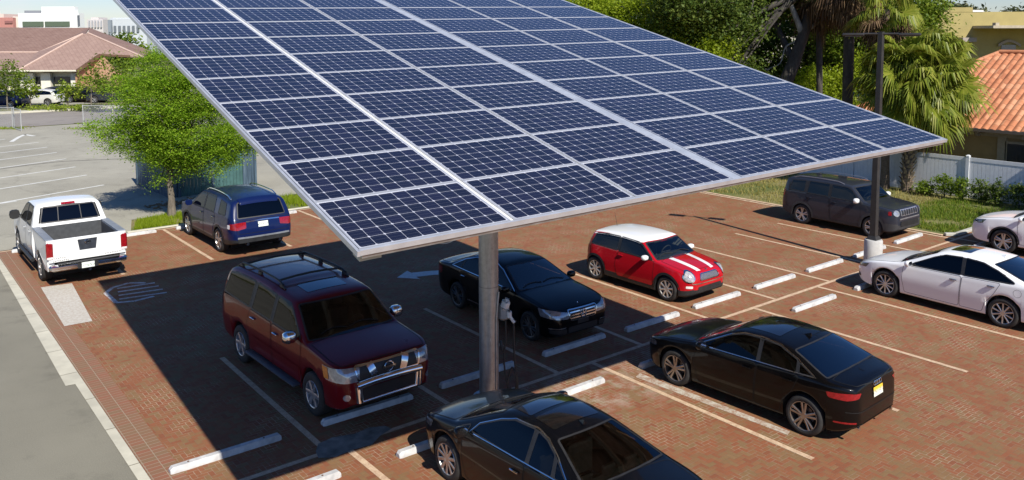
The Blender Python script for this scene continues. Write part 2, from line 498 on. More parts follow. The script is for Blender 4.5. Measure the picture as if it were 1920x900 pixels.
        if 'rear' in sp: s.window('rear_window', screen(*sp['rear']), 'T', gr, M_BLACKPL, .03, .04)
        if 'rearB' in sp: s.window('rear_window', sp['rearB'], 'B', gr, M_BLACKPL, .03, .05)
        for p in sp.get('sunroof', ()):
            s.patch('sunroof', rounded(p, .05), 'T', sp.get('sunmat', M_GLASSK), off=.005)
    def cut(s):
        """open the shell behind the glass"""
        bm = bmesh.new(); bm.from_mesh(s.body.data); kill = []
        ins = [(v, inset(p, .022)) for v, p in s.holes]
        for f in bm.faces:
            c = f.calc_center_median(); nrm = f.normal
            for (v, p), (_, q) in zip(s.holes, ins):
                if v in 'LR':
                    sg = 1 if v == 'L' else -1
                    if c.y*sg < .25 or nrm.y*sg < .3: continue
                    u = (c.x, c.z)
                elif v == 'T':
                    if nrm.z < .15 or c.z < s.sh(c.x)-.05: continue
                    u = (c.x, c.y)
                else:
                    if nrm.x > -.25: continue
                    u = (c.y, c.z)
                if inside(u, p): f.material_index = 3
                if inside(u, q): kill.append(f)
        bmesh.ops.delete(bm, geom=list(set(kill)), context='FACES'); bm.to_mesh(s.body.data); bm.free()
    # --- closures
    def door(s, poly, handle, sides='LR', seam=.008, hm=None, hw=.17):
        for v in sides:
            p = rounded(poly, .05)
            d = s.patch('door', p, v, s.pnt, off=.003)
            mb = MB(); s.strip(mb, p, seam, v, .0055, True); mb.build('door_seam', s.sp.get('seam', M_SEAM), d, smooth=60)
            h, _ = s.ray(handle[0], handle[1], v, .025); mb = MB(); mb.rbox(h, (hw, .035, .032), .012); mb.build('handle', hm or s.pnt, d, smooth=40)
    def lid(s, name, x0, x1, m, seam=.008, view='T'):
        k = 7; L = [(x0+(x1-x0)*i/k, s.wr(x0+(x1-x0)*i/k)-m) for i in range(k+1)]
        bow = .05
        p = L+[(x1+bow*(1-q*q)*(-1 if x1 < x0 else 1)*.6, L[-1][1]*q) for q in (.5, 0, -.5)]+[(x, -y) for x, y in L[::-1]]+[(x0+bow*(1-q*q)*(1 if x1 < x0 else -1), L[0][1]*q) for q in (-.5, 0, .5)]
        p = rounded(p, .05, 2)
        d = s.patch(name, p, 'T', s.pnt, off=.003)
        mb = MB(); s.strip(mb, p, seam, 'T', .0055, True); mb.build('seam', s.sp.get('seam', M_SEAM), d, smooth=60); return d
    def mirror(s, x, z, mat, size=(.12, .22, .15), foot=M_BLACKPL):
        for sg in (1, -1):
            y = s.sec(x)[8]
            mb = MB(); w = size[1]
            c = Vector((x, sg*(y+w*.5+.01), z)); vs = []; n = 10
            for k, (fx, sc) in enumerate(((.5, .55), (.35, .85), (0, 1), (-.4, .98), (-.5, .9))):
                for i in range(n):
                    a = 2*math.pi*i/n; ca, sa = math.cos(a), math.sin(a)
                    e = .7; cy = math.copysign(abs(ca)**e, ca); cz = math.copysign(abs(sa)**e, sa)
                    vs.append(c+Vector((fx*size[0], cy*w/2*sc, cz*size[2]/2*sc)))
            fs = [tuple(range(n))[::-1] if False else tuple(range(n))]
            for k in range(4):
                for i in range(n):
                    j = (i+1) % n; fs.append((k*n+i, k*n+n+i, k*n+n+j, k*n+j))
            fs.append(tuple(range(4*n, 5*n))[::-1])
            mb.add(vs, fs); o = mb.build('mirror', mat, s.root, smooth=50)
            mb = MB(); mb.add([vs[4*n+i]*.94+c*.06+Vector((-.004, 0, 0)) for i in range(n)], [tuple(range(n))[::-1]]); mb.build('mirror_glass', M_CHROME, o)
            mb = MB(); mb.tube([(x+.02, sg*(y-.03), z-.05), (x+.02, sg*(y+.06), z-.03)], .022, 6); mb.build('mirror_arm', foot, o, smooth=60)
    def wheels(s, rimmat, spokes=5, double=False, width=.22, rimr=None, spw=(.055, .045), hub=.06, two=False):
        Rr = s.sp['R']; rr = rimr or Rr*.70; tr = s.sp.get('tr', s.wm-.012)
        tyre = MB(); w = width
        tyre.lathe([(rr-.01, -w*.5+.03), (rr, -w*.5+.012), (rr+.02, -w*.5+.002), ((rr+Rr)/2, -w*.5), (Rr-.025, -w*.5+.008), (Rr-.006, -w*.5+.03), (Rr, -w*.25), (Rr, w*.25), (Rr-.006, w*.5-.03), (Rr-.025, w*.5-.008), (rr, w*.5-.01), (rr-.01, w*.5-.03)], 40, 'Y')
        rim = MB()
        y = -w/2
        rim.lathe([(rr+.004, y+.016), (rr-.002, y+.006), (rr-.014, y+.012), (rr-.022, y+.05), (rr-.03, y+.13)], 40, 'Y', mi=0)
        rim.lathe([(rr-.03, y+.13), (.02, y+.12)], 40, 'Y', mi=1)
        rim.lathe([(Rr*.45, y+.1), (Rr*.45, y+.09), (.05, y+.09)], 24, 'Y', mi=2)
        rim.lathe([(hub, y+.07), (hub, y+.022), (hub*.8, y+.014), (.001, y+.012)], 16, 'Y', mi=0)
        for k in range(spokes):
            for dd in ((-1, 1) if double else (0,)):
                a0 = 2*math.pi*k/spokes+math.pi/2
                a1 = a0+dd*.17
                r0, r1 = hub*.7, rr-.012
                p0 = Vector((math.cos(a0+dd*.25)*r0, 0, math.sin(a0+dd*.25)*r0)); p1 = Vector((math.cos(a1)*r1, 0, math.sin(a1)*r1))
                t = (p1-p0).normalized(); nn = Vector((-t.z, 0, t.x)); w0, w1 = spw
                vs = []
                for p, ww, yy in ((p0, w0, y+.016), (p0.lerp(p1, .5), (w0+w1)/2, y+.018), (p1, w1, y+.010)):
                    for sgn, dy in ((-.5, 0), (-.28, -.006), (.28, -.006), (.5, 0), (.5, .045), (-.5, .045)):
                        q = p+nn*ww*sgn; vs.append((q.x, yy+dy, q.z))
                fs = []
                for i in range(2):
                    for j in range(6): fs.append((i*6+j, i*6+(j+1) % 6, i*6+6+(j+1) % 6, i*6+6+j))
                fs += [tuple(range(6))[::-1], tuple(range(12, 18))]
                rim.add(vs, fs, 0)
        first = None
        for xc in s.sp['axles']:
            for sg in (-1, 1):
                if first is None:
                    t = tyre.build('wheel', M_RUBBER, s.root, smooth=40); r = rim.build('rim', [rimmat, M_SEAM, M_ALLOYD], t, smooth=30); first = (t, r)
                else:
                    t = first[0].copy(); C.objects.link(t); r = first[1].copy(); C.objects.link(r); r.parent = t
                t.location = (xc, sg*(tr-w/2), Rr); t.rotation_euler = (0, random.uniform(0, 6.28) if sg < 0 else 0, math.pi if sg > 0 else 0)
    def arches(s, mat, w=.05, off=.012, drop=12, name='wheel_arch'):
        for xc in s.sp['axles']:
            for v in ('L', 'R'):
                ro = s.ra+w/2+.002; zmin = s.bot(xc)+.02
                pts = [(xc+ro*math.cos(R(a)), s.sp['R']+ro*math.sin(R(a))) for a in range(-drop, 181+drop, 8)]
                mb = MB(); s.strip(mb, pts, w, v, off); sg = 1 if v == 'L' else -1; V = mb.v
                for k in range(0, len(V), 2):
                    y = max(abs(V[k][1]), abs(V[k+1][1]))
                    V[k] = (V[k][0], sg*y, V[k][2]); V[k+1] = (V[k+1][0], sg*(y-.004), V[k+1][2])
                n = len(V)
                d0 = [(Vector((p[0], 0, p[2]))-Vector((xc, 0, s.sp['R']))).length for p in V[:2]]; e = 0 if d0[0] < d0[1] else 1
                lip = [(V[k+e][0], sg*(abs(V[k+e][1])-.09), V[k+e][2]) for k in range(0, n, 2)]
                mb.add(lip, []); m2 = len(lip); mb.f += [(2*i+e, 2*i+2+e, n+i+1, n+i) for i in range(m2-1)]; mb.m += [0]*(m2-1)
                mb.build(name, mat, s.root, smooth=60)
    def lamp(s, name, poly, ang, piv, mat, off=.006, both=True, label=None):
        """lamp outline in a view turned by ang about the corner pivot, mirrored to both corners"""
        o = s.patch(name, rounded(poly, .02, 2), ang, mat, off, .05, piv=piv, label=label)
        if both: s.patch(name, rounded([(-a, b) for a, b in poly][::-1], .02, 2), -ang, mat, off, .05, piv=(piv[0], -piv[1]), label=label)
    def seats(s, x=-.05, wheel_side=1, rear=True, z=.30, rows=2, sc=1.0):
        ymid = s.wm*.40
        hb = s.sp.get('seat_top', 1.08)
        for sg in (1, -1):
            mb = MB(); mb.rbox((x+.05, sg*ymid, z+.12), (.5, .48, .16), .05); mb.build('seat', M_SEAT, s.root, smooth=40)
            o = children(s.root)[-1] if False else None
            mb = MB(); mb.rbox((x-.28, sg*ymid, (z+.12+hb-.17)/2), (.14, .46, hb-.17-z-.1), .05); mb.rbox((x-.30, sg*ymid, hb-.06), (.09, .26, .17), .035); mb.build('seat_back', M_SEAT, s.root, smooth=40)
        if rear:
            for rr in range(1, rows):
                xr = x-.92*rr
                mb = MB(); mb.rbox((xr+.05, 0, z+.14), (.5, s.wm*1.5, .16), .05); mb.rbox((xr-.27, 0, (z+.2+hb-.2)/2), (.14, s.wm*1.45, hb-.25-z), .05)
                for yy in (-.42, 0, .42): mb.rbox((xr-.29, yy*s.wm/.9, hb-.10), (.08, .24, .15), .03)
                mb.build('rear_seat', M_SEAT, s.root, smooth=40)
        xb = s.sp['screen'][0]
        mb = MB(); mb.rbox((xb-.26, 0, s.sh(xb-.25)-.06), (.5, s.wm*1.5, .14), .05); mb.build('dashboard', M_INT, s.root, smooth=40)
        mb = MB(); c = Vector((xb-.62, ymid, s.sh(xb)-.02)); pts = []
        for i in range(17):
            a = 2*math.pi*i/16; pts.append(c+Vector((math.sin(a)*.07, math.cos(a)*.18, math.sin(a)*.17)))
        mb.tube(pts, .014, 6, cap=False); mb.tube([c+Vector((0, -.17, 0)), c+Vector((0, .17, 0))], .014, 5); mb.tube([c, c+Vector((.25, 0, -.08))], .03, 6); mb.build('steering_wheel', M_INT, s.root, smooth=60)
        x0, x1 = s.sp['axles'][0]-s.ra-.05, s.sp['axles'][1]+s.ra+.02
        mb = MB(); mb.box(((x0+x1)/2, 0, z-.02), (x0-x1, s.wm*1.6, .04)); mb.build('cabin_floor', M_INT, s.root)
    def wells(s):  # dark boxes between the wheels, added to stop light crossing the arch tunnel
        for xc in s.sp['axles']:
            mb = MB(); mb.box((xc, 0, s.sp['R']+.05), (s.ra*1.9, (s.sp.get('tr', s.wm)-.28)*2, .55)); mb.build('well_light_block', M_UNDER, s.root)
M_GLASSK = simple('black roof glass', (.006, .006, .007), .05, var=.1, coat=1.0)
M_SEAMW = simple('shadow gap', (.12, .12, .12), .8, var=.1)
P_BLACK = paint('black paint', (.002, .002, .0024), rough=.3, coat=.6)
P_BLACK2 = paint('blue black paint', (.002, .0025, .004), rough=.3, coat=.6)
P_MAROON = paint('dark red paint', (.125, .004, .008), metal=.0, rough=.3, coat=.65)
P_RED = paint('bright red paint', (.42, .004, .011), rough=.3)
P_WHITE = paint('white paint', (.78, .78, .76), rough=.35)
P_PEARL = paint('pearl white paint', (.86, .86, .85), rough=.3)
P_BLUE = paint('deep blue paint', (.004, .011, .06), metal=.0, rough=.3, coat=.5)
P_GREY = paint('granite grey paint', (.026, .030, .042), metal=.1, rough=.35)
P_SILVER = paint('pale silver paint', (.66, .65, .60), metal=.15, rough=.35)

def plate(car, y, z, view, mat, w=.31, h=.155, name='licence_plate', off=.014):
    car.patch(name, [(y-w/2, z-h/2), (y+w/2, z-h/2), (y+w/2, z+h/2), (y-w/2, z+h/2)], view, mat, off, grid=.4)
def rect(y0, y1, z0, z1): return [(y0, z0), (y1, z0), (y1, z1), (y0, z1)]
def wipers(car):
    mb = MB(); x = car.sp['screen'][0]
    for y0, y1 in ((.55, -.05), (-.1, -.62)):
        pts = []
        for k in range(5):
            t = k/4; h, _ = car.ray(x-.03-.10*math.sin(t*3.1)*.6, y0+(y1-y0)*t, 'T', .018); pts.append(h)
        mb.tube(pts, .008, 5)
    mb.build('wiper', M_BLACKPL, car.root)

def fin(car, x=-.95):
    h, _ = car.ray(x, 0, 'T', -.004); mb = MB(); mb.add([h+Vector(v) for v in ((.09, .0, 0), (-.08, .028, 0), (-.08, -.028, 0), (-.075, 0, .065))], [(0, 1, 3), (0, 3, 2), (1, 2, 3), (0, 2, 1)]); mb.build('roof_aerial', car.pnt, car.root)
def flap(car, x, z, v='R', r=.085):
    car.band('fuel_flap_seam', [(x+math.cos(a)*r, z+math.sin(a)*r) for a in np.linspace(0, 6.2832, 15)[:-1]], .006, v, car.sp.get('seam', M_SEAM), .004, True)
def sedan_common(c, seats_x=.05, spokes=10, rimmat=None, **k):
    c.glazing(); c.cut(); c.seats(seats_x); c.wells(); wipers(c)

# ---- black compact saloon, rear quarter to the camera
def build_compact_saloon(loc, rz):
    sp = dict(nose=2.14, tail=-2.14, axles=(1.32, -1.32), R=.335, wm=.898, ws=.85, wb=.875, tum=.54, zm=.58, crown=.045,
        top=[(2.14, .60), (2.125, .70), (2.06, .765), (1.7, .885), (1.3, .945), (.96, .985), (.88, 1.01), (.22, 1.345), (.05, 1.385), (-.4, 1.415), (-.85, 1.375), (-1.05, 1.33), (-1.66, 1.085), (-1.74, 1.065), (-2.06, 1.03), (-2.11, .97), (-2.135, .80), (-2.14, .62)],
        shoulder=[(2.14, .57), (2.04, .69), (1.7, .81), (1.3, .865), (.9, .905), (0, .925), (-1, .955), (-1.7, .975), (-2.02, .955), (-2.11, .88), (-2.14, .60)],
        bottom=[(2.14, .36), (2.04, .22), (1.7, .17), (-1.7, .18), (-1.98, .26), (-2.14, .36)],
        plan=(.62, .62, .62, .62),
        windows=[[(.80, .955), (.22, 1.245), (-.02, 1.315), (-.36, 1.335), (-.40, .985)], [(-.46, .99), (-.42, 1.335), (-.75, 1.31), (-1.12, 1.195), (-1.15, 1.015)], [(-1.20, 1.02), (-1.17, 1.165), (-1.47, 1.035)]],
        screen=(.90, .20, .05, .06, (.10, .06)), rear=(-1.66, -1.0, .05, .05, (-.05, -.05)), chrome=.012, tw=.016,
        gside=glass('dark privacy glass', (.03, .032, .036)), grear=glass('dark rear glass', (.035, .04, .045), 2.6), sunroof=[[(.10, -.42), (.10, .42), (-.60, .44), (-.60, -.44)]])
    c = Car('parked_car', 'black four door saloon with bronze five spoke wheels and a yellow and white rear plate', 'car', sp, P_BLACK, loc, rz)
    c.glazing(); c.cut(); c.seats(.0); c.wells(); wipers(c)
    c.door([(.86, .93), (.88, .60), (.80, .25), (-.36, .25), (-.41, .955)], (-.24, .84))
    c.door([(-.43, .955), (-.38, .25), (-.86, .25), (-.93, .50), (-1.10, .70), (-1.22, .98)], (-1.02, .87))
    fin(c, -.86); flap(c, -1.55, .84, 'R')
    c.lid('bonnet', 2.02, .98, .05); c.lid('boot_lid', -2.06, -1.72, .09)
    c.mirror(.66, 1.0, P_BLACK)
    bronze = simple('bronze grey alloy', (.34, .29, .245), .3, metal=.8, var=.1)
    c.wheels(bronze, 5, True, .225, .245, (.034, .040))
    c.lamp('tail_light', [(-.24, .80), (-.27, .885), (.05, .905), (.26, .89), (.20, .82), (0, .785)], 142, (-1.86, .66), M_RED)
    c.lamp('rear_reflector', [(-.16, .40), (-.16, .43), (.16, .43), (.16, .40)], 150, (-1.86, .68), M_RED)
    c.lamp('headlight', [(-.22, .60), (-.25, .69), (.28, .74), (.30, .66)], 35, (1.95, .62), M_LENSD)
    c.patch('grille', rounded(rect(-.42, .42, .36, .66), .08), 'F', M_BLACKPL, .006)
    plate(c, 0, .80, 'B', M_PLATEY)
    mb = MB()
    for k in range(4):
        h, _ = c.ray((k-1.5)*.062, .935, 'B', .012); pts = [h+Vector((0, math.cos(a)*.038, math.sin(a)*.038)) for a in np.linspace(0, 6.2832, 17)]
        mb.tube(pts, .006, 5, cap=False)
    mb.build('ring_emblem', M_CHROME, c.root, smooth=60)
    c.band('bumper_crease', [(-.78, .60), (-.5, .585), (0, .58), (.5, .585), (.78, .60)], .012, 'B', M_SEAM)
    c.patch('diffuser', rounded(rect(-.62, .62, .26, .38), .04), 'B', M_BLACKPL, .006)
    for y in (-.55, .55):
        mb = MB(); mb.tube([(-2.0, y, .31), (-2.125, y, .31)], .035, 10); mb.build('exhaust', M_CHROME, c.root, smooth=40)
    return c

# ---- black mid size saloon, seen from above at the lower edge
def build_mid_saloon(loc, rz):
    sp = dict(nose=2.30, tail=-2.40, axles=(1.39, -1.39), R=.335, wm=.865, ws=.82, wb=.83, tum=.66, zm=.60, crown=.05,
        top=[(2.30, .58), (2.28, .68), (2.2, .76), (1.9, .87), (1.6, .94), (1.30, .99), (1.20, 1.02), (.42, 1.385), (.2, 1.43), (-.2, 1.46), (-.55, 1.432), (-.74, 1.385), (-1.46, 1.125), (-1.58, 1.10), (-2.30, 1.06), (-2.35, 1.0), (-2.38, .8), (-2.40, .62)],
        shoulder=[(2.30, .55), (2.2, .68), (1.9, .80), (1.5, .87), (1.0, .925), (0, .95), (-1, .985), (-1.8, 1.01), (-2.24, .985), (-2.35, .90), (-2.40, .60)],
        bottom=[(2.30, .34), (2.15, .22), (1.7, .18), (-1.8, .19), (-2.15, .27), (-2.40, .38)],
        plan=(.70, .58, 1.25, .70),
        windows=[[(.80, .98), (.70, 1.10), (.34, 1.265), (.08, 1.345), (-.34, 1.372), (-.42, 1.01)], [(-.48, 1.015), (-.41, 1.368), (-.62, 1.335), (-.85, 1.25), (-.94, 1.04)], [(-.99, 1.045), (-.91, 1.225), (-1.24, 1.06)], [(1.06, .965), (.87, 1.045), (.87, .975)]],
        screen=(1.22, .40, .05, .05, (.13, .07)), rear=(-1.47, -.72, .07, .09, (-.07, -.05)), chrome=.010, tw=.018,
        gside=glass('smoke glass', (.12, .125, .12)), grear=glass('smoke rear glass', (.15, .155, .145), 1.6), sunroof=[[(.26, -.40), (.26, .40), (-.08, .42), (-.08, -.42)], [(-.16, -.42), (-.16, .42), (-.56, .41), (-.56, -.41)]])
    c = Car('parked_car', 'black four door saloon with silver wheels parked closest to the steel post', 'car', sp, P_BLACK2, loc, rz)
    c.glazing(); c.cut(); c.seats(.05); c.wells(); wipers(c)
    c.door([(.97, .95), (.98, .60), (.90, .26), (-.38, .26), (-.43, .985)], (-.26, .86), hm=M_CHROME)
    c.door([(-.455, .985), (-.41, .26), (-.93, .26), (-1.0, .50), (-1.10, .72), (-1.06, 1.005)], (-.92, .89), hm=M_CHROME)
    fin(c, -.62)
    c.lid('bonnet', 2.12, 1.30, .05); c.lid('boot_lid', -2.28, -1.58, .09)
    c.mirror(.86, 1.0, P_BLACK2)
    c.wheels(M_ALLOY, 10, False, .215, .235, (.05, .052))
    c.lamp('headlight', [(-.30, .60), (-.34, .70), (.22, .76), (.36, .80), (.34, .68)], 38, (2.05, .60), M_LENSD)
    c.lamp('fog_light', [(-.10, .36), (-.12, .46), (.10, .47), (.10, .37)], 30, (2.1, .62), M_CHROME)
    c.lamp('tail_light', [(-.22, .76), (-.22, .92), (.28, .93), (.28, .80)], 145, (-2.15, .70), M_RED)
    c.patch('grille', rounded(rect(-.48, .48, .40, .62), .06), 'F', M_BLACKPL, .006)
    c.band('grille_bar', [(-.5, .66), (0, .655), (.5, .66)], .025, 'F', M_CHROME)
    plate(c, 0, .82, 'B', M_PLATE)
    return c

# ---- black executive saloon with star grille behind the steel post
def build_star_saloon(loc, rz):
    sp = dict(nose=2.16, tail=-2.42, axles=(1.38, -1.38), R=.325, wm=.885, ws=.84, wb=.86, tum=.54, zm=.60, crown=.05,
        top=[(2.16, .58), (2.145, .74), (2.07, .81), (1.7, .91), (1.3, .965), (.98, 1.0), (.90, 1.03), (.20, 1.375), (0, 1.42), (-.45, 1.447), (-.9, 1.41), (-1.1, 1.365), (-1.75, 1.10), (-1.86, 1.075), (-2.32, 1.035), (-2.38, .96), (-2.41, .8), (-2.42, .6)],
        shoulder=[(2.16, .55), (2.07, .72), (1.7, .83), (1.3, .88), (.9, .915), (0, .935), (-1, .965), (-1.8, .985), (-2.3, .95), (-2.38, .88), (-2.42, .58)],
        bottom=[(2.16, .30), (2.05, .2), (1.7, .17), (-1.8, .18), (-2.2, .26), (-2.42, .36)],
        plan=(.50, .66, .45, .72),
        windows=[[(.82, .965), (.20, 1.265), (-.05, 1.335), (-.42, 1.35), (-.47, .99)], [(-.53, .995), (-.48, 1.35), (-.85, 1.325), (-1.17, 1.23), (-1.24, 1.02)], [(-1.29, 1.025), (-1.23, 1.21), (-1.58, 1.04)]],
        screen=(.92, .18, .05, .06, (.10, .06)), rear=(-1.74, -1.06, .08, .07, (-.06, -.05)), chrome=.013, tw=.018,
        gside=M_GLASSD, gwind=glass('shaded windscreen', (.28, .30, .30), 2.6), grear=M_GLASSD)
    c = Car('parked_car', 'black saloon with a star badged chrome grille in the canopy shade behind the steel post', 'car', sp, P_BLACK, loc, rz)
    c.glazing(); c.cut(); c.seats(.02); c.wells(); wipers(c)
    c.door([(.88, .94), (.90, .60), (.84, .25), (-.42, .25), (-.48, .965)], (-.30, .85), hm=M_CHROME)
    c.door([(-.505, .965), (-.455, .25), (-.92, .25), (-1.0, .50), (-1.16, .70), (-1.32, .99)], (-1.10, .88), hm=M_CHROME)
    c.lid('bonnet', 2.02, 1.0, .06); c.lid('boot_lid', -2.30, -1.84, .08)
    c.mirror(.70, 1.0, P_BLACK)
    c.wheels(M_ALLOYD, 7, True, .225, .235, (.024, .026))
    c.lamp('headlight', [(-.30, .60), (-.36, .72), (.05, .79), (.34, .82), (.30, .66)], 32, (1.90, .60), M_LENS)
    g = c.patch('grille', rounded([(-.34, .56), (.34, .56), (.40, .76), (-.40, .76)], .04), 'F', M_BLACKPL, .006)
    mb = MB()
    for z in (.60, .66, .72): c.strip(mb, [(-.36, z), (.36, z)], .022, 'F', .014)
    c.strip(mb, rounded([(-.35, .55), (.35, .55), (.415, .77), (-.415, .77)], .05), .016, 'F', .016, True); mb.build('grille_slat', M_CHROME, g)
    mb = MB(); h, _ = c.ray(0, .66, 'F', .026); mb.tube([h+Vector((0, math.cos(a)*.085, math.sin(a)*.085)) for a in np.linspace(0, 6.2832, 25)], .009, 6, cap=False)
    for a in (90, 210, 330): mb.tube([h, h+Vector((0, math.cos(R(a))*.08, math.sin(R(a))*.08))], [.014, .004], 6)
    mb.build('star_emblem', M_CHROME, c.root, smooth=60)
    mb = MB(); h, _ = c.ray(1.98, 0, 'T', 0); mb.lathe([(.012, 0), (.012, .01), (.004, .03)], 8, c=h); mb.build('bonnet_badge', M_CHROME, c.root)
    c.patch('lower_intake', rounded(rect(-.42, .42, .30, .42), .03), 'F', M_BLACKPL, .006)
    c.lamp('bumper_vent', [(-.22, .30), (-.22, .40), (.16, .40), (.16, .32)], 28, (1.95, .60), M_BLACKPL)
    c.lamp('running_light', [(-.20, .42), (-.20, .44), (.18, .44), (.18, .42)], 28, (1.95, .60), M_CHROME, .012)
    c.patch('bumper_strip', rect(-.16, .16, .45, .54), 'F', M_BLACKPL, .01)
    c.lamp('tail_light', [(-.22, .74), (-.22, .92), (.24, .93), (.26, .78)], 148, (-2.12, .68), M_RED)
    for v in 'LR': c.band('side_strip', [(.95, .32), (-.95, .34)], .03, v, M_CHROME)
    return c

# ---- white sports saloon on the right
def build_white_saloon(loc, rz):
    sp = dict(nose=2.28, tail=-2.45, axles=(1.39, -1.39), R=.335, wm=.925, ws=.87, wb=.90, tum=.54, zm=.62, crown=.05,
        top=[(2.28, .56), (2.26, .68), (2.17, .76), (1.9, .87), (1.5, .94), (1.12, .99), (1.02, 1.02), (.26, 1.38), (.05, 1.425), (-.4, 1.452), (-.9, 1.41), (-1.1, 1.37), (-1.86, 1.12), (-1.96, 1.10), (-2.36, 1.06), (-2.41, .98), (-2.44, .8), (-2.45, .6)],
        shoulder=[(2.28, .53), (2.17, .67), (1.9, .79), (1.5, .855), (1.0, .91), (0, .935), (-1, .97), (-1.8, 1.0), (-2.3, .97), (-2.41, .90), (-2.45, .58)],
        bottom=[(2.28, .32), (2.12, .22), (1.7, .17), (-1.8, .18), (-2.2, .28), (-2.45, .38)],
        seam=M_SEAMW, plan=(.66, .60, .6, .66),
        windows=[[(.80, .965), (.26, 1.245), (.02, 1.335), (-.38, 1.36), (-.44, .995)], [(-.50, 1.0), (-.45, 1.36), (-.85, 1.335), (-1.20, 1.235), (-1.58, 1.075), (-1.60, 1.045)]],
        screen=(1.03, .24, .05, .06, (.12, .07)), rear=(-1.85, -1.06, .08, .08, (-.07, -.05)), tw=.02,
        gside=glass('dark side glass', (.035, .04, .045)), grear=glass('dark back glass', (.05, .055, .06), 2.4), sunroof=[[(.06, -.38), (.06, .38), (-.42, .40), (-.42, -.40)]])
    c = Car('parked_car', 'white four door saloon with ten spoke wheels and a dark sunroof beside the lamp post', 'car', sp, P_PEARL, loc, rz)
    c.glazing(); c.cut(); c.seats(.05); c.wells(); wipers(c)
    c.door([(.93, .93), (.96, .60), (.90, .26), (-.40, .26), (-.46, .965)], (-.28, .85), hm=M_CHROME)
    c.door([(-.475, .965), (-.425, .26), (-.93, .26), (-1.0, .50), (-1.18, .72), (-1.32, 1.0)], (-1.12, .89), hm=M_CHROME)
    fin(c); flap(c, -1.68, .86, 'L')
    c.lid('bonnet', 2.08, 1.12, .05); c.lid('boot_lid', -2.34, -1.96, .09)
    c.mirror(.76, 1.02, P_PEARL)
    c.wheels(M_ALLOY, 10, False, .225, .24, (.03, .036))
    c.lamp('headlight', [(-.26, .60), (-.30, .68), (.20, .73), (.36, .77), (.30, .66)], 38, (2.05, .60), M_LENSD)
    c.lamp('fog_light', [(-.12, .34), (-.12, .44), (.10, .45), (.12, .36)], 34, (2.1, .62), M_BLACKPL)
    c.patch('grille', rounded(rect(-.36, .36, .38, .60), .06), 'F', M_BLACKPL, .006)
    c.lamp('tail_light', [(-.22, .76), (-.22, .92), (.28, .93), (.28, .80)], 145, (-2.15, .70), M_RED)
    plate(c, 0, .80, 'B', M_PLATE)
    return c

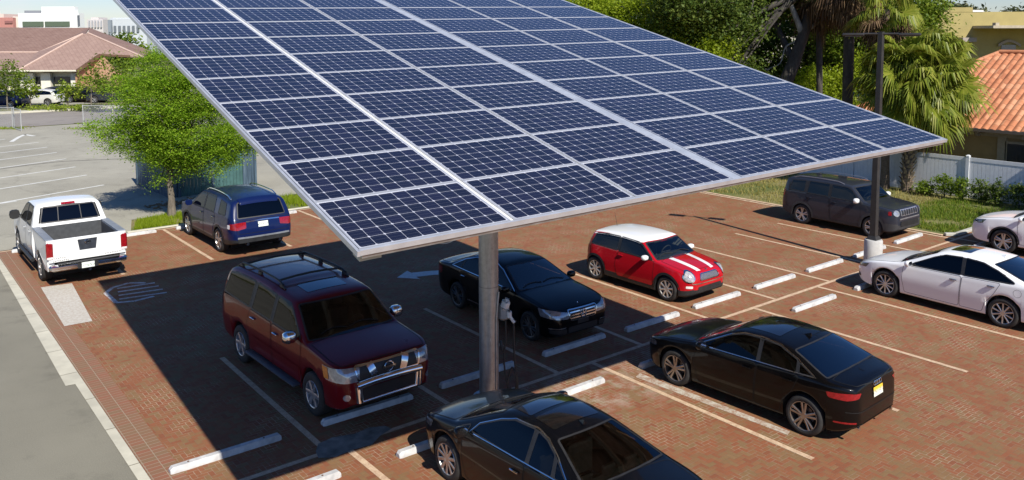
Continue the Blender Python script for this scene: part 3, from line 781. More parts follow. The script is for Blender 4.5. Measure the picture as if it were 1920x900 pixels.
# ---- red hatchback with a white roof
def build_hatchback(loc, rz):
    sp = dict(nose=1.93, tail=-1.70, axles=(1.235, -1.235), R=.315, wm=.842, ws=.83, wb=.80, tum=.27, zm=.58, crown=.045, rroof=.09,
        top=[(1.93, .54), (1.92, .66), (1.87, .76), (1.72, .84), (1.3, .92), (.92, .965), (.84, .99), (.36, 1.335), (.22, 1.375), (-.3, 1.405), (-.9, 1.39), (-1.34, 1.345), (-1.44, 1.30), (-1.60, .96), (-1.66, .86), (-1.69, .7), (-1.70, .52)],
        shoulder=[(1.93, .51), (1.87, .68), (1.7, .78), (1.3, .855), (.9, .90), (0, .93), (-1, .955), (-1.45, .955), (-1.62, .86), (-1.70, .50)],
        bottom=[(1.93, .30), (1.8, .2), (1.4, .17), (-1.4, .18), (-1.6, .26), (-1.70, .34)],
        plan=(.60, .56, .42, .70), clad=11,
        windows=[[(.76, .945), (.34, 1.25), (.20, 1.285), (-.36, 1.31), (-.38, .965)], [(-.44, .97), (-.42, 1.31), (-.9, 1.30), (-1.26, 1.26), (-1.40, .985)]],
        screen=(.86, .38, .05, .07, (.12, .06)), rearB=[(-.56, .98), (-.50, 1.25), (.50, 1.25), (.56, .98)], tw=.03,
        gside=glass('hatch side glass', (.15, .19, .20)), gwind=glass('clear screen', (.72, .78, .74), 1.8), grear=M_GLASSD, seat_top=1.12)
    c = Car('parked_car', 'small red hatchback with a white roof and two white bonnet stripes', 'car', sp, P_RED, loc, rz)
    c.glazing(); c.cut(); c.seats(.0); c.wells(); wipers(c)
    c.door([(.82, .92), (.80, .30), (-.42, .30), (-.50, .60), (-.40, .945)], (-.30, .86), hm=P_RED)
    # white roof skin
    L = [(.24-(.24+1.36)*i/8, c.wr(.24-(.24+1.36)*i/8)+.015) for i in range(9)]
    roof = [(.37, .45), (.40, .2), (.41, 0), (.40, -.2), (.37, -.45)]; roof = [(x, y) for x, y in L[::-1]]+[(.34, L[0][1]-.05)]+roof+[(.34, -L[0][1]+.05)]+[(x, -y) for x, y in L]
    c.patch('roof_panel', roof, 'T', P_WHITE, .008)
    stripe = simple('white stripe', (.80, .78, .77), .3, coat=1.0, var=.04)
    for sg in (1, -1): c.patch('bonnet_stripe', [(1.80, sg*.20), (1.4, sg*.23), (.93, sg*.26), (.93, sg*.40), (1.4, sg*.37), (1.78, sg*.33)][::sg], 'T', stripe, .005)
    c.lid('bonnet', 1.70, .94, .10, .008)
    c.mirror(.62, .99, P_WHITE, (.12, .20, .13))
    c.wheels(simple('pale alloy', (.62, .60, .55), .35, metal=.6, var=.08), 8, False, .195, .215, (.045, .05))
    c.arches(M_BLACKPL, .055, .010, 4)
    for sg in (1, -1):
        el = [(math.cos(a)*.135, .70+math.sin(a)*.125) for a in np.linspace(0, 6.2832, 19)[:-1]]
        h = c.patch('headlight', el, sg*22, simple('round lamp glass', (.48, .46, .46), .12, metal=.3, var=.35, scale=18, coat=1.0), .012, .05, piv=(1.6, sg*.56))
        mb = MB(); c.strip(mb, el, .022, sg*22, .016, True, (1.6, sg*.56)); mb.build('headlight_rim', M_CHROME, h, smooth=60)
        c.patch('indicator', rounded(rect(-.08, .08, .43, .49), .02), sg*26, M_WLENS, .008, piv=(1.62, sg*.56))
        c.patch('tail_light', rounded(rect(-.07, .07, .66, .90), .03), 180-sg*30, M_RED, .008, piv=(-1.45, sg*.60))
    g = c.patch('grille', rounded([(-.36, .60), (.36, .60), (.30, .735), (-.30, .735)], .05), 'F', simple('grille mesh', (.30, .28, .29), .3, metal=.7, var=.35, scale=60), .010)
    mb = MB(); c.strip(mb, rounded([(-.37, .595), (.37, .595), (.31, .745), (-.31, .745)], .05), .018, 'F', .016, True); mb.build('grille_surround', M_CHROME, g, smooth=60)
    c.patch('lower_intake', rounded(rect(-.45, .45, .36, .45), .03), 'F', M_BLACKPL, .008)
    c.band('bumper_trim', [(-.62, .54), (-.3, .525), (.3, .525), (.62, .54)], .022, 'F', M_CHROME, .012)
    mb = MB(); h, _ = c.ray(1.80, 0, 'T', .004); mb.lathe([(.035, 0), (.03, .008), (.001, .01)], 12, c=h); mb.build('bonnet_badge', M_CHROME, c.root)
    mb = MB(); h, _ = c.ray(-1.2, 0, 'T', 0); mb.tube([h, h+Vector((-.10, 0, .36))], [.006, .003], 5); mb.build('aerial', M_BLACKPL, c.root)
    return c

# ---- dark red full size SUV
def build_big_suv(loc, rz):
    sp = dict(nose=2.52, tail=-2.72, axles=(1.565, -1.565), R=.385, wm=.995, ws=.95, wb=.965, tum=.28, zm=.78, crown=.045, rroof=.12,
        top=[(2.52, .78), (2.51, .95), (2.46, 1.07), (2.3, 1.13), (1.8, 1.20), (1.38, 1.24), (1.28, 1.27), (.66, 1.74), (.5, 1.80), (0, 1.84), (-.25, 1.85), (-.45, 1.88), (-1.2, 1.89), (-2.2, 1.86), (-2.44, 1.80), (-2.62, 1.25), (-2.66, 1.1), (-2.71, .95), (-2.72, .62)],
        shoulder=[(2.52, .75), (2.46, .99), (2.2, 1.09), (1.8, 1.13), (1.3, 1.17), (0, 1.20), (-1, 1.22), (-2.2, 1.23), (-2.55, 1.20), (-2.68, 1.0), (-2.72, .60)],
        bottom=[(2.52, .42), (2.4, .33), (2.0, .30), (-2.0, .32), (-2.5, .40), (-2.72, .46)],
        plan=(.50, .74, .40, .80),
        windows=[[(1.12, 1.235), (.62, 1.62), (.46, 1.70), (-.02, 1.72), (-.04, 1.245)], [(-.14, 1.25), (-.12, 1.72), (-.95, 1.755), (-1.00, 1.265)], [(-1.12, 1.27), (-1.08, 1.755), (-1.9, 1.745), (-2.28, 1.70), (-2.42, 1.30)]],
        screen=(1.29, .64, .06, .07, (.10, .06)), rearB=[(-.72, 1.27), (-.64, 1.68), (.64, 1.68), (.72, 1.27)], tw=.032,
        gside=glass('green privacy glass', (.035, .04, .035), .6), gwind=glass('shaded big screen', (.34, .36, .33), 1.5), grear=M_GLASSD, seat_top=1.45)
    c = Car('parked_suv', 'large dark red sport utility vehicle with roof rack and chrome bumper in the canopy shade', 'suv', sp, P_MAROON, loc, rz)
    c.glazing(); c.cut(); c.seats(.25, z=.55, rows=3); c.wells(); wipers(c)
    c.door([(1.16, 1.20), (1.14, .44), (.0, .44), (-.06, 1.225)], (.12, 1.07), hm=M_CHROME, hw=.2)
    c.door([(-.11, 1.225), (-.05, .44), (-1.02, .44), (-1.10, .80), (-1.20, .95), (-1.06, 1.245)], (-.90, 1.30-.20), hm=M_CHROME, hw=.2)
    c.lid('bonnet', 2.36, 1.38, .06, .012)
    c.mirror(1.02, 1.28, M_CHROME, (.16, .26, .22), P_MAROON)
    c.wheels(simple('bright alloy', (.58, .58, .60), .3, metal=.8, var=.1), 6, False, .265, .24, (.085, .07), hub=.075)
    for v in 'LR': c.band('side_moulding', [(1.1, .72), (-1.0, .74)], .05, v, P_MAROON, .012)
    # chrome faced front
    g = c.patch('grille', rounded([(-.60, .82), (.60, .82), (.63, 1.045), (-.63, 1.045)], .04), 'F', simple('black grille mesh', (.012, .012, .013), .5, var=.6, scale=50), .008)
    mb = MB(); c.strip(mb, rounded([(-.60, .815), (.60, .815), (.64, 1.05), (-.64, 1.05)], .05), .028, 'F', .02, True)
    for sg in (1, -1): c.strip(mb, [(sg*.27, .82), (sg*.36, 1.05)], .13, 'F', .024)
    mb.build('grille_frame', M_CHROME, g, smooth=60)
    mb = MB(); h, _ = c.ray(0, .935, 'F', .03); mb.tube([h+Vector((0, math.cos(a)*.085, math.sin(a)*.085)) for a in np.linspace(0, 6.2832, 25)], .014, 6, cap=False)
    mb.box(h, (.02, .25, .04)); mb.build('ring_emblem', M_CHROME, c.root, smooth=40)
    mb = MB()
    def bar(pts, r, off):
        P = []
        for a, b in zip(pts[:-1], pts[1:]):
            for k in range(6): t = k/6; P.append(c.ray(a[0]+(b[0]-a[0])*t, a[1]+(b[1]-a[1])*t, 'F', off)[0])
        P.append(c.ray(*pts[-1], 'F', off)[0]); mb.tube(P, r, 10)
    bar([(-.64, .745), (-.3, .765), (.3, .765), (.64, .745)], .062, .02); bar([(-.60, .74), (-.58, .46)], .07, .0); bar([(.60, .74), (.58, .46)], .07, .0); bar([(-.60, .455), (.60, .455)], .03, .02)
    mb.build('chrome_bumper', simple('bright chrome', (.92, .93, .95), .10, metal=1.0, var=.04), c.root, smooth=60)
    c.patch('lower_intake', rounded(rect(-.52, .52, .49, .68), .03), 'F', M_BLACKPL, .02)
    c.lamp('headlight', [(-.26, .82), (-.26, 1.04), (.10, 1.055), (.36, 1.06), (.30, .84)], 30, (2.25, .72), M_LENS, .012)
    c.lamp('indicator', [(.22, .86), (.25, 1.05), (.37, 1.05), (.32, .86)], 42, (2.25, .72), M_AMBER, .018)
    for sg in (1, -1):
        el = [(math.cos(a)*.06, .58+math.sin(a)*.06) for a in np.linspace(0, 6.2832, 13)[:-1]]
        c.patch('fog_light', el, sg*18, M_LENS, .012, piv=(2.3, sg*.74))
        c.patch('tail_light', rounded(rect(-.10, .10, .98, 1.5), .03), 180-sg*40, M_RED, .008, piv=(-2.45, sg*.80))
    # steps, rack, roof deflector
    for sg in (1, -1):
        mb = MB(); mb.rbox((0, sg*1.02, .40), (2.15, .16, .06), .02); mb.build('side_step', simple('step tread', (.05, .055, .07), .6, var=.3), c.root, smooth=40)
        mb = MB(); pts = []
        for x in np.linspace(-2.25, -.05, 12):
            h, _ = c.ray(x, sg*(c.wr(x)-.12), 'T', .0); e = min(1, min(x+2.25, -.05-x)/.15); pts.append(h+Vector((0, 0, .085*e)))
        mb.tube(pts, .022, 7)
        for x in (-2.1, -1.2, -.2):
            h, _ = c.ray(x, sg*(c.wr(x)-.12), 'T', 0); mb.rbox(h+Vector((0, 0, .03)), (.16, .05, .09), .02)
        mb.build('roof_rail', M_BLACKPL, c.root, smooth=40)
    for x in (-.35, -1.9):
        mb = MB(); w = c.wr(x)-.12; z = c.top(x)+.06
        mb.tube([(x, -w, z-.01), (x, -w*.5, z+.02), (x, 0, z+.03), (x, w*.5, z+.02), (x, w, z-.01)], .022, 8); mb.build('roof_bar', M_BLACKPL, c.root, smooth=60)
    c.patch('sunroof', rounded([(.36, -.42), (.36, .42), (-.12, .42), (-.12, -.42)], .05), 'T', M_GLASSK, .006)
    return c

# ---- dark grey boxy crossover
def build_crossover(loc, rz):
    grey = simple('grey cladding', (.03, .03, .032), .6, var=.2)
    sp = dict(nose=2.07, tail=-2.16, axles=(1.285, -1.285), R=.345, wm=.90, ws=.885, wb=.87, tum=.17, zm=.66, crown=.045, rroof=.10,
        top=[(2.07, .66), (2.06, .90), (2.02, 1.0), (1.9, 1.05), (1.4, 1.11), (1.06, 1.145), (.96, 1.17), (.56, 1.56), (.42, 1.62), (-.3, 1.665), (-1.2, 1.665), (-1.88, 1.62), (-1.96, 1.56), (-2.10, 1.10), (-2.14, .95), (-2.16, .62)],
        shoulder=[(2.07, .62), (2.02, .90), (1.8, .99), (1.4, 1.03), (1.0, 1.06), (0, 1.07), (-1, 1.09), (-1.8, 1.10), (-2.06, 1.07), (-2.13, .92), (-2.16, .60)],
        bottom=[(2.07, .36), (1.95, .27), (1.6, .24), (-1.6, .25), (-2.0, .34), (-2.16, .42)],
        plan=(.45, .72, .36, .80), clad=12, cladmat=grey,
        windows=[[(.84, 1.10), (.52, 1.45), (.38, 1.51), (-.20, 1.54), (-.22, 1.11)], [(-.30, 1.115), (-.28, 1.54), (-1.05, 1.54), (-1.12, 1.13)], [(-1.22, 1.135), (-1.18, 1.53), (-1.72, 1.50), (-1.82, 1.16)]],
        screen=(.98, .54, .06, .07, (.08, .05)), rearB=[(-.62, 1.12), (-.56, 1.5), (.56, 1.5), (.62, 1.12)], tw=.03,
        gside=glass('blue privacy glass', (.05, .06, .07)), gwind=glass('bluish screen', (.42, .50, .50)), grear=M_GLASSD, seat_top=1.28)
    c = Car('parked_suv', 'dark grey boxy crossover with a seven slot grille parked in front of the grass', 'suv', sp, P_GREY, loc, rz)
    c.glazing(); c.cut(); c.seats(.1, z=.42); c.wells(); wipers(c)
    c.door([(.90, 1.07), (.88, .36), (-.18, .36), (-.24, 1.09)], (-.06, .96), hm=P_GREY)
    c.door([(-.28, 1.09), (-.22, .36), (-.82, .36), (-.90, .62), (-1.06, .78), (-1.16, 1.11)], (-1.0, .98), hm=P_GREY)
    c.lid('bonnet', 1.92, 1.06, .06)
    c.mirror(.80, 1.15, P_WHITE, (.13, .22, .17))
    c.wheels(M_ALLOY, 5, True, .225, .235, (.035, .045)); c.arches(grey, .07, .014, 6)
    g = c.patch('grille', rounded(rect(-.52, .52, .79, .99), .04), 'F', simple('silver grille', (.5, .5, .52), .3, metal=.7), .008)
    for k in range(7): c.patch('grille_slot', rounded(rect(-.43+k*.143-.045, -.43+k*.143+.045, .82, .965), .03), 'F', M_BLACKPL, .014, parent=g)
    mb = MB()
    for k in range(7): c.strip(mb, rounded(rect(-.43+k*.143-.05, -.43+k*.143+.05, .815, .97), .03), .012, 'F', .018, True)
    mb.build('slot_rims', M_CHROME, g)
    for sg in (1, -1):
        el = [(math.cos(a)*.10, .89+math.sin(a)*.095) for a in np.linspace(0, 6.2832, 17)[:-1]]
        h = c.patch('headlight', el, sg*14, M_LENS, .014, piv=(1.8, sg*.66))
        c.patch('indicator', rounded(rect(-.05, .05, .82, .95), .03), sg*58, M_RED, .01, piv=(1.75, sg*.66), label='red side reflector')
        c.patch('tail_light', rounded(rect(-.11, .11, .92, 1.14), .03), 180-sg*30, M_RED, .008, piv=(-1.9, sg*.68))
    c.patch('lower_intake', rounded(rect(-.55, .55, .46, .62), .04), 'F', M_BLACKPL, .02)
    c.band('bumper_trim', [(-.6, .70), (0, .70), (.6, .70)], .035, 'F', simple('satin trim', (.35, .35, .36), .4, metal=.6), .012)
    for sg in (1, -1):
        mb = MB(); pts = []
        for x in np.linspace(-1.7, .2, 10):
            h, _ = c.ray(x, sg*(c.wr(x)-.05), 'T', 0); e = min(1, min(x+1.7, .2-x)/.12); pts.append(h+Vector((0, 0, .05*e)))
        mb.tube(pts, .016, 6); mb.build('roof_rail', simple('satin rail', (.5, .5, .52), .35, metal=.8), c.root, smooth=60)
    return c

# ---- blue family SUV, rear to the camera
def build_blue_suv(loc, rz):
    sp = dict(nose=2.40, tail=-2.60, axles=(1.43, -1.43), R=.375, wm=.99, ws=.96, wb=.955, tum=.31, zm=.74, crown=.05, rroof=.13,
        top=[(2.40, .68), (2.385, .90), (2.33, 1.0), (2.1, 1.08), (1.7, 1.15), (1.3, 1.19), (1.2, 1.22), (.52, 1.65), (.32, 1.72), (-.3, 1.775), (-1.2, 1.77), (-2.12, 1.70), (-2.24, 1.65), (-2.46, 1.20), (-2.52, 1.10), (-2.58, .90), (-2.60, .62)],
        shoulder=[(2.4, .65), (2.33, .92), (2.0, 1.03), (1.6, 1.08), (1.2, 1.11), (0, 1.13), (-1, 1.15), (-2.0, 1.17), (-2.4, 1.14), (-2.55, .95), (-2.60, .60)],
        bottom=[(2.4, .38), (2.25, .28), (1.8, .26), (-1.8, .28), (-2.35, .38), (-2.60, .44)],
        plan=(.55, .70, .42, .78), clad=11,
        windows=[[(1.0, 1.165), (.52, 1.50), (.32, 1.60), (-.08, 1.63), (-.12, 1.17)], [(-.20, 1.175), (-.17, 1.635), (-.95, 1.64), (-1.05, 1.19)], [(-1.40, 1.20), (-1.36, 1.60), (-1.85, 1.55), (-1.98, 1.22)]],
        screen=(1.22, .50, .06, .07, (.10, .06)), rearB=[(-.74, 1.17), (-.66, 1.60), (.66, 1.60), (.74, 1.17)], tw=.03, gside=glass('suv side glass', (.05, .055, .045), .7), gwind=M_GLASSD, grear=glass('suv rear glass', (.03, .035, .045)), seat_top=1.35)
    c = Car('parked_suv', 'deep blue family sport utility vehicle with its rear to the camera beside the leafy tree', 'suv', sp, P_BLUE, loc, rz)
    c.glazing(); c.cut(); c.seats(.15, z=.48, rows=3); c.wells()
    c.door([(1.06, 1.14), (1.04, .40), (-.10, .40), (-.15, 1.15)], (.04, 1.02), hm=M_CHROME)
    c.door([(-.19, 1.15), (-.13, .40), (-.92, .40), (-1.0, .74), (-1.16, .90), (-1.10, 1.17)], (-1.0, 1.04), hm=M_CHROME)
    c.mirror(.92, 1.2, P_BLUE, (.14, .24, .19))
    c.wheels(M_ALLOY, 5, True, .245, .265, (.05, .06)); c.arches(M_BLACKPL, .05, .010, 4)
    tg = c.patch('tailgate', rounded([(-.78, .72), (.78, .72), (.82, 1.10), (-.82, 1.10)], .05), 'B', P_BLUE, .004)
    mb = MB(); c.strip(mb, rounded([(-.78, .72), (.78, .72), (.82, 1.12), (-.82, 1.12)], .05), .011, 'B', .007, True); mb.build('tailgate_seam', M_SEAM, tg)
    c.band('chrome_strip', [(-.52, 1.06), (0, 1.075), (.52, 1.06)], .035, 'B', M_CHROME, .012)
    c.lamp('tail_light', [(-.16, .86), (-.16, 1.02), (.05, 1.05), (.30, 1.06), (.32, .88), (.1, .84)], 146, (-2.32, .74), M_RED, .008)
    c.lamp('reversing_lamp', [(-.24, .87), (-.24, .99), (-.15, 1.0), (-.15, .87)], 150, (-2.32, .74), M_WLENS, .014)
    plate(c, 0, .95, 'B', M_PLATE)
    c.patch('lower_bumper', rounded(rect(-.80, .80, .45, .60), .05), 'B', M_BLACKPL, .008)
    c.band('bumper_trim', [(-.80, .61), (-.4, .60), (.4, .60), (.80, .61)], .05, 'B', simple('brushed trim', (.45, .46, .48), .35, metal=.7), .018)
    for y in (-.50, .50):
        mb = MB(); mb.tube([(-2.48, y, .40), (-2.61, y, .40)], .045, 10); mb.build('exhaust', M_CHROME, c.root, smooth=40)
    c.patch('rear_spoiler', rounded([(-2.08, -.62), (-2.08, .62), (-2.28, .60), (-2.28, -.60)], .04), 'T', P_BLUE, .03, thick=.025)
    for sg in (1, -1):
        mb = MB(); pts = []
        for x in np.linspace(-1.9, .2, 10):
            h, _ = c.ray(x, sg*(c.wr(x)-.08), 'T', 0); e = min(1, min(x+1.9, .2-x)/.12); pts.append(h+Vector((0, 0, .06*e)))
        mb.tube(pts, .02, 6); mb.build('roof_rail', M_CHROME, c.root, smooth=60)
    return c

# ---- white SUV cut by the right frame edge
def build_white_suv(loc, rz):
    sp = dict(nose=2.42, tail=-2.38, axles=(1.40, -1.40), R=.365, wm=.945, ws=.91, wb=.915, tum=.27, zm=.72, crown=.05, rroof=.12,
        top=[(2.42, .66), (2.40, .84), (2.32, .93), (2.0, 1.02), (1.6, 1.09), (1.25, 1.13), (1.15, 1.16), (.46, 1.58), (.26, 1.645), (-.3, 1.69), (-1.1, 1.67), (-1.8, 1.58), (-1.92, 1.54), (-2.22, 1.15), (-2.30, 1.05), (-2.36, .85), (-2.38, .6)],
        shoulder=[(2.42, .62), (2.3, .84), (2.0, .95), (1.6, 1.01), (1.2, 1.05), (0, 1.08), (-1, 1.11), (-1.9, 1.14), (-2.2, 1.08), (-2.34, .9), (-2.38, .58)],
        bottom=[(2.42, .36), (2.25, .26), (1.8, .24), (-1.8, .26), (-2.2, .34), (-2.38, .42)],
        seam=M_SEAMW, plan=(.62, .62, .45, .75),
        windows=[[(.96, 1.105), (.46, 1.42), (.26, 1.52), (-.16, 1.55), (-.2, 1.12)], [(-.28, 1.125), (-.25, 1.55), (-1.0, 1.53), (-1.1, 1.15)], [(-1.2, 1.155), (-1.15, 1.50), (-1.7, 1.40), (-1.8, 1.2)]],
        screen=(1.17, .44, .06, .07, (.10, .06)), rearB=[(-.6, 1.16), (-.55, 1.46), (.55, 1.46), (.6, 1.16)], tw=.03, gside=M_GLASSD, gwind=M_GLASSC, grear=M_GLASSD, seat_top=1.3)
    c = Car('parked_suv', 'white sport utility vehicle by the grass, only its front inside the photo', 'suv', sp, P_PEARL, loc, rz)
    c.glazing(); c.cut(); c.seats(.1, z=.42); c.wells(); wipers(c)
    c.door([(1.02, 1.08), (1.0, .36), (-.16, .36), (-.22, 1.1)], (-.02, .98), hm=P_PEARL)
    c.lid('bonnet', 2.2, 1.25, .06)
    c.mirror(.9, 1.14, P_PEARL); c.wheels(M_ALLOY, 5, True, .235, .25, (.04, .05)); c.arches(M_BLACKPL, .04, .008, 2)
    c.lamp('headlight', [(-.24, .76), (-.28, .85), (.16, .92), (.36, .96), (.28, .82)], 38, (2.1, .62), M_LENSD)
    c.patch('grille', rounded([(-.40, .42), (.40, .42), (.30, .66), (.40, .86), (-.40, .86), (-.30, .66)], .04), 'F', M_BLACKPL, .008)
    return c

# ---- white crew cab pickup, tailgate to the camera
def build_pickup(loc, rz):
    sp = dict(nose=2.72, tail=-.80, axles=(1.775, -1.775), R=.40, wm=1.0, ws=.96, wb=.965, tum=.22, zm=.80, crown=.05, rroof=.13,
        top=[(2.72, .80), (2.71, 1.0), (2.66, 1.12), (2.4, 1.20), (1.9, 1.26), (1.52, 1.30), (1.42, 1.33), (.86, 1.79), (.68, 1.86), (.1, 1.91), (-.42, 1.89), (-.58, 1.84), (-.76, 1.36), (-.79, 1.30), (-.80, 1.26)],
        shoulder=[(2.72, .77), (2.66, 1.02), (2.3, 1.14), (1.9, 1.19), (1.4, 1.23), (0, 1.25), (-.80, 1.25)],
        bottom=[(2.72, .46), (2.6, .38), (2.2, .36), (-.80, .38)],
        seam=M_SEAMW, plan=(.50, .74, .02, .995),
        windows=[[(1.24, 1.275), (.80, 1.66), (.64, 1.76), (.28, 1.79), (.24, 1.285)], [(.16, 1.29), (.20, 1.79), (-.36, 1.78), (-.52, 1.29)]],
        screen=(1.43, .84, .06, .07, (.10, .06)), rearB=[(-.76, 1.36), (-.66, 1.77), (.66, 1.77), (.76, 1.36)], tw=.03, gside=glass('truck side glass', (.05, .055, .05)), gwind=M_GLASSD, grear=glass('truck rear glass', (.012, .012, .013)), seat_top=1.55)
    c = Car('pickup_truck', 'white crew cab pickup truck with an open bed parked beside the asphalt lane', 'pickup truck', sp, P_WHITE, loc, rz)
    c.glazing(); c.cut(); c.seats(.80, z=.6); c.wells()
    c.door([(1.28, 1.24), (1.26, .50), (.22, .50), (.18, 1.26)], (.34, 1.12), hm=P_WHITE, hw=.2)
    c.door([(.14, 1.26), (.18, .50), (-.62, .50), (-.62, 1.26)], (-.44, 1.13), hm=P_WHITE, hw=.2)
    c.mirror(1.16, 1.36, M_BLACKPL, (.16, .28, .28))
    mb = MB(); rb = c.sp['rearB']
    c.strip(mb, [(-.30, 1.37), (-.28, 1.76)], .022, 'B', .014); c.strip(mb, [(.30, 1.37), (.28, 1.76)], .022, 'B', .014); mb.build('window_divider', M_BLACKPL, c.root)
    c.patch('brake_light', rounded(rect(-.18, .18, 1.80, 1.85), .015), 'B', M_RED, .012)
    # bed: two side panels with wheel openings, floor, front wall, tailgate
    x0, x1, zt = -2.78, -.83, 1.27
    bedm = simple('bed liner', (.055, .058, .062), .75, var=.25, scale=9)
    for sg in (1, -1):
        xc, Rr, ra = -1.775, .40, .40*1.13
        arc = [(xc+ra*math.cos(R(a)), Rr+ra*math.sin(R(a))) for a in range(0, 181, 10)]
        prof = [(x1, .40), (x1, zt), (x0, zt), (x0, .46), (xc-ra-.02, .42)]+[(x, max(z, .42)) for x, z in arc[::-1]]+[(xc+ra+.02, .40)]
        n = len(prof); vs = []
        for lay, (yo, k) in enumerate(((1.0, 0), (.80, 0))):
            for x, z in prof:
                y = yo
                if lay == 0: y = 1.0-.028*max(0, (z-.80)/.47)-.05*max(0, (.80-z)/.4)
                vs.append((x, sg*y, z))
        tris = tessellate_polygon([[Vector((x, z, 0)) for x, z in prof]]); fs = []
        mb = MB()
        def ori(t, want):
            a, b, d = (Vector(vs[i]) for i in t); nn = (b-a).cross(d-a); return t if nn.y*want > 0 else t[::-1]
        for t in tris:
            fs.append(ori(tuple(t), sg)); fs.append(ori(tuple(i+n for i in t), -sg))
        for i in range(n):
            j = (i+1) % n; q = (i, j, j+n, i+n); fs.append(q if sg > 0 else q[::-1])
        mb.add(vs, fs); o = mb.build('bed_side', P_WHITE, c.root)
        mb = MB(); mb.rbox(((x0+x1)/2, sg*.885, zt+.012), (x1-x0-.02, .20, .03), .01); mb.build('bed_rail', simple('rail cap', (.20, .22, .25), .5, var=.15), o)
    mb = MB(); mb.box(((x0+x1)/2, 0, .76), (x1-x0-.02, 1.62, .06)); mb.box((x1-.03, 0, 1.02), (.06, 1.60, .50)); 
    for sg in (1, -1): mb.box((-1.775, sg*.68, .88), (.95, .26, .22)); mb.box(((x0+x1)/2, sg*.79, 1.0), (x1-x0-.06, .02, .46))
    mb.build('bed_floor', bedm, c.root)
    mb = MB(); mb.rbox((x0-.02, 0, .98), (.09, 1.88, .60), .015); tg = mb.build('tailgate', P_WHITE, c.root, smooth=40)
    mb = MB()
    vs = [(x0-.068, y, z) for y, z in ((-.24, 1.22), (-.20, .93), (.20, .93), (.24, 1.22))]; mb.add(vs, [(0, 1, 2, 3)[::-1]]); mb.build('tailgate_panel', simple('dark garnish', (.035, .04, .05), .35, var=.3, coat=.5), tg)
    mb = MB(); h = Vector((x0-.08, 0, 1.14)); mb.tube([h+Vector((0, math.cos(a)*.06, math.sin(a)*.06)) for a in np.linspace(0, 6.2832, 21)], .011, 6, cap=False); mb.box(h, (.015, .17, .03)); mb.build('ring_emblem', M_CHROME, tg, smooth=40)
    ink = simple('badge grey', (.10, .10, .10), .5)
    def word(y0, z, n, w=.035, h=.034):
        mb = MB(); rnd = random.Random(n+int(z*100))
        for k in range(n):
            y = y0-k*w*1.25; mb.box((x0-.070, y, z), (.006, w*.22, h)); mb.box((x0-.070, y-w*.35, z+rnd.choice((-1, 0, 1))*h*.35), (.006, w*.6, h*.25))
        mb.build('badge_lettering', ink, tg)
    word(.80, .80, 7); word(.84, .73, 9); word(-.42, .75, 10)
    for sg in (1, -1):
        mb = MB(); mb.rbox((x0-.035, sg*.905, 1.0), (.11, .17, .44), .03); t = mb.build('tail_light', M_RED, c.root, smooth=40)
        mb = MB(); mb.rbox((x0-.045, sg*.905, .82), (.10, .15, .09), .02); mb.build('reversing_lamp', M_WLENS, t, smooth=40)
    mb = MB(); mb.rbox((x0-.14, 0, .56), (.22, 1.92, .17), .05); bp = mb.build('rear_bumper', M_CHROME, c.root, smooth=40)
    mb = MB(); mb.rbox((x0-.15, 0, .655), (.16, 1.5, .02), .008); mb.build('bumper_step', M_BLACKPL, bp)
    mb = MB(); mb.box((x0-.262, .05, .56), (.012, .50, .15)); mb.build('plate_recess', M_BLACKPL, bp)
    mb = MB(); mb.box((x0-.272, .05, .56), (.008, .31, .15)); mb.build('licence_plate', M_PLATE, bp)
    mb = MB(); mb.tube([(x0-.1, 0, .42), (x0-.24, 0, .42)], .035, 8); mb.build('tow_hitch', M_CHROME, c.root)
    mb = MB(); mb.box(((x0+x1)/2, 0, .56), (x1-x0-.1, 1.0, .24)); mb.build('chassis', M_UNDER, c.root)
    for sg in (1, -1):
        mb = MB(); mb.tube([(1.15, sg*1.02, .40), (-.95, sg*1.02, .40)], .05, 8); mb.build('side_step', M_BLACKPL, c.root, smooth=60)
    c.wheels(M_ALLOY, 6, False, .28, .25, (.08, .07), hub=.08)
    return c

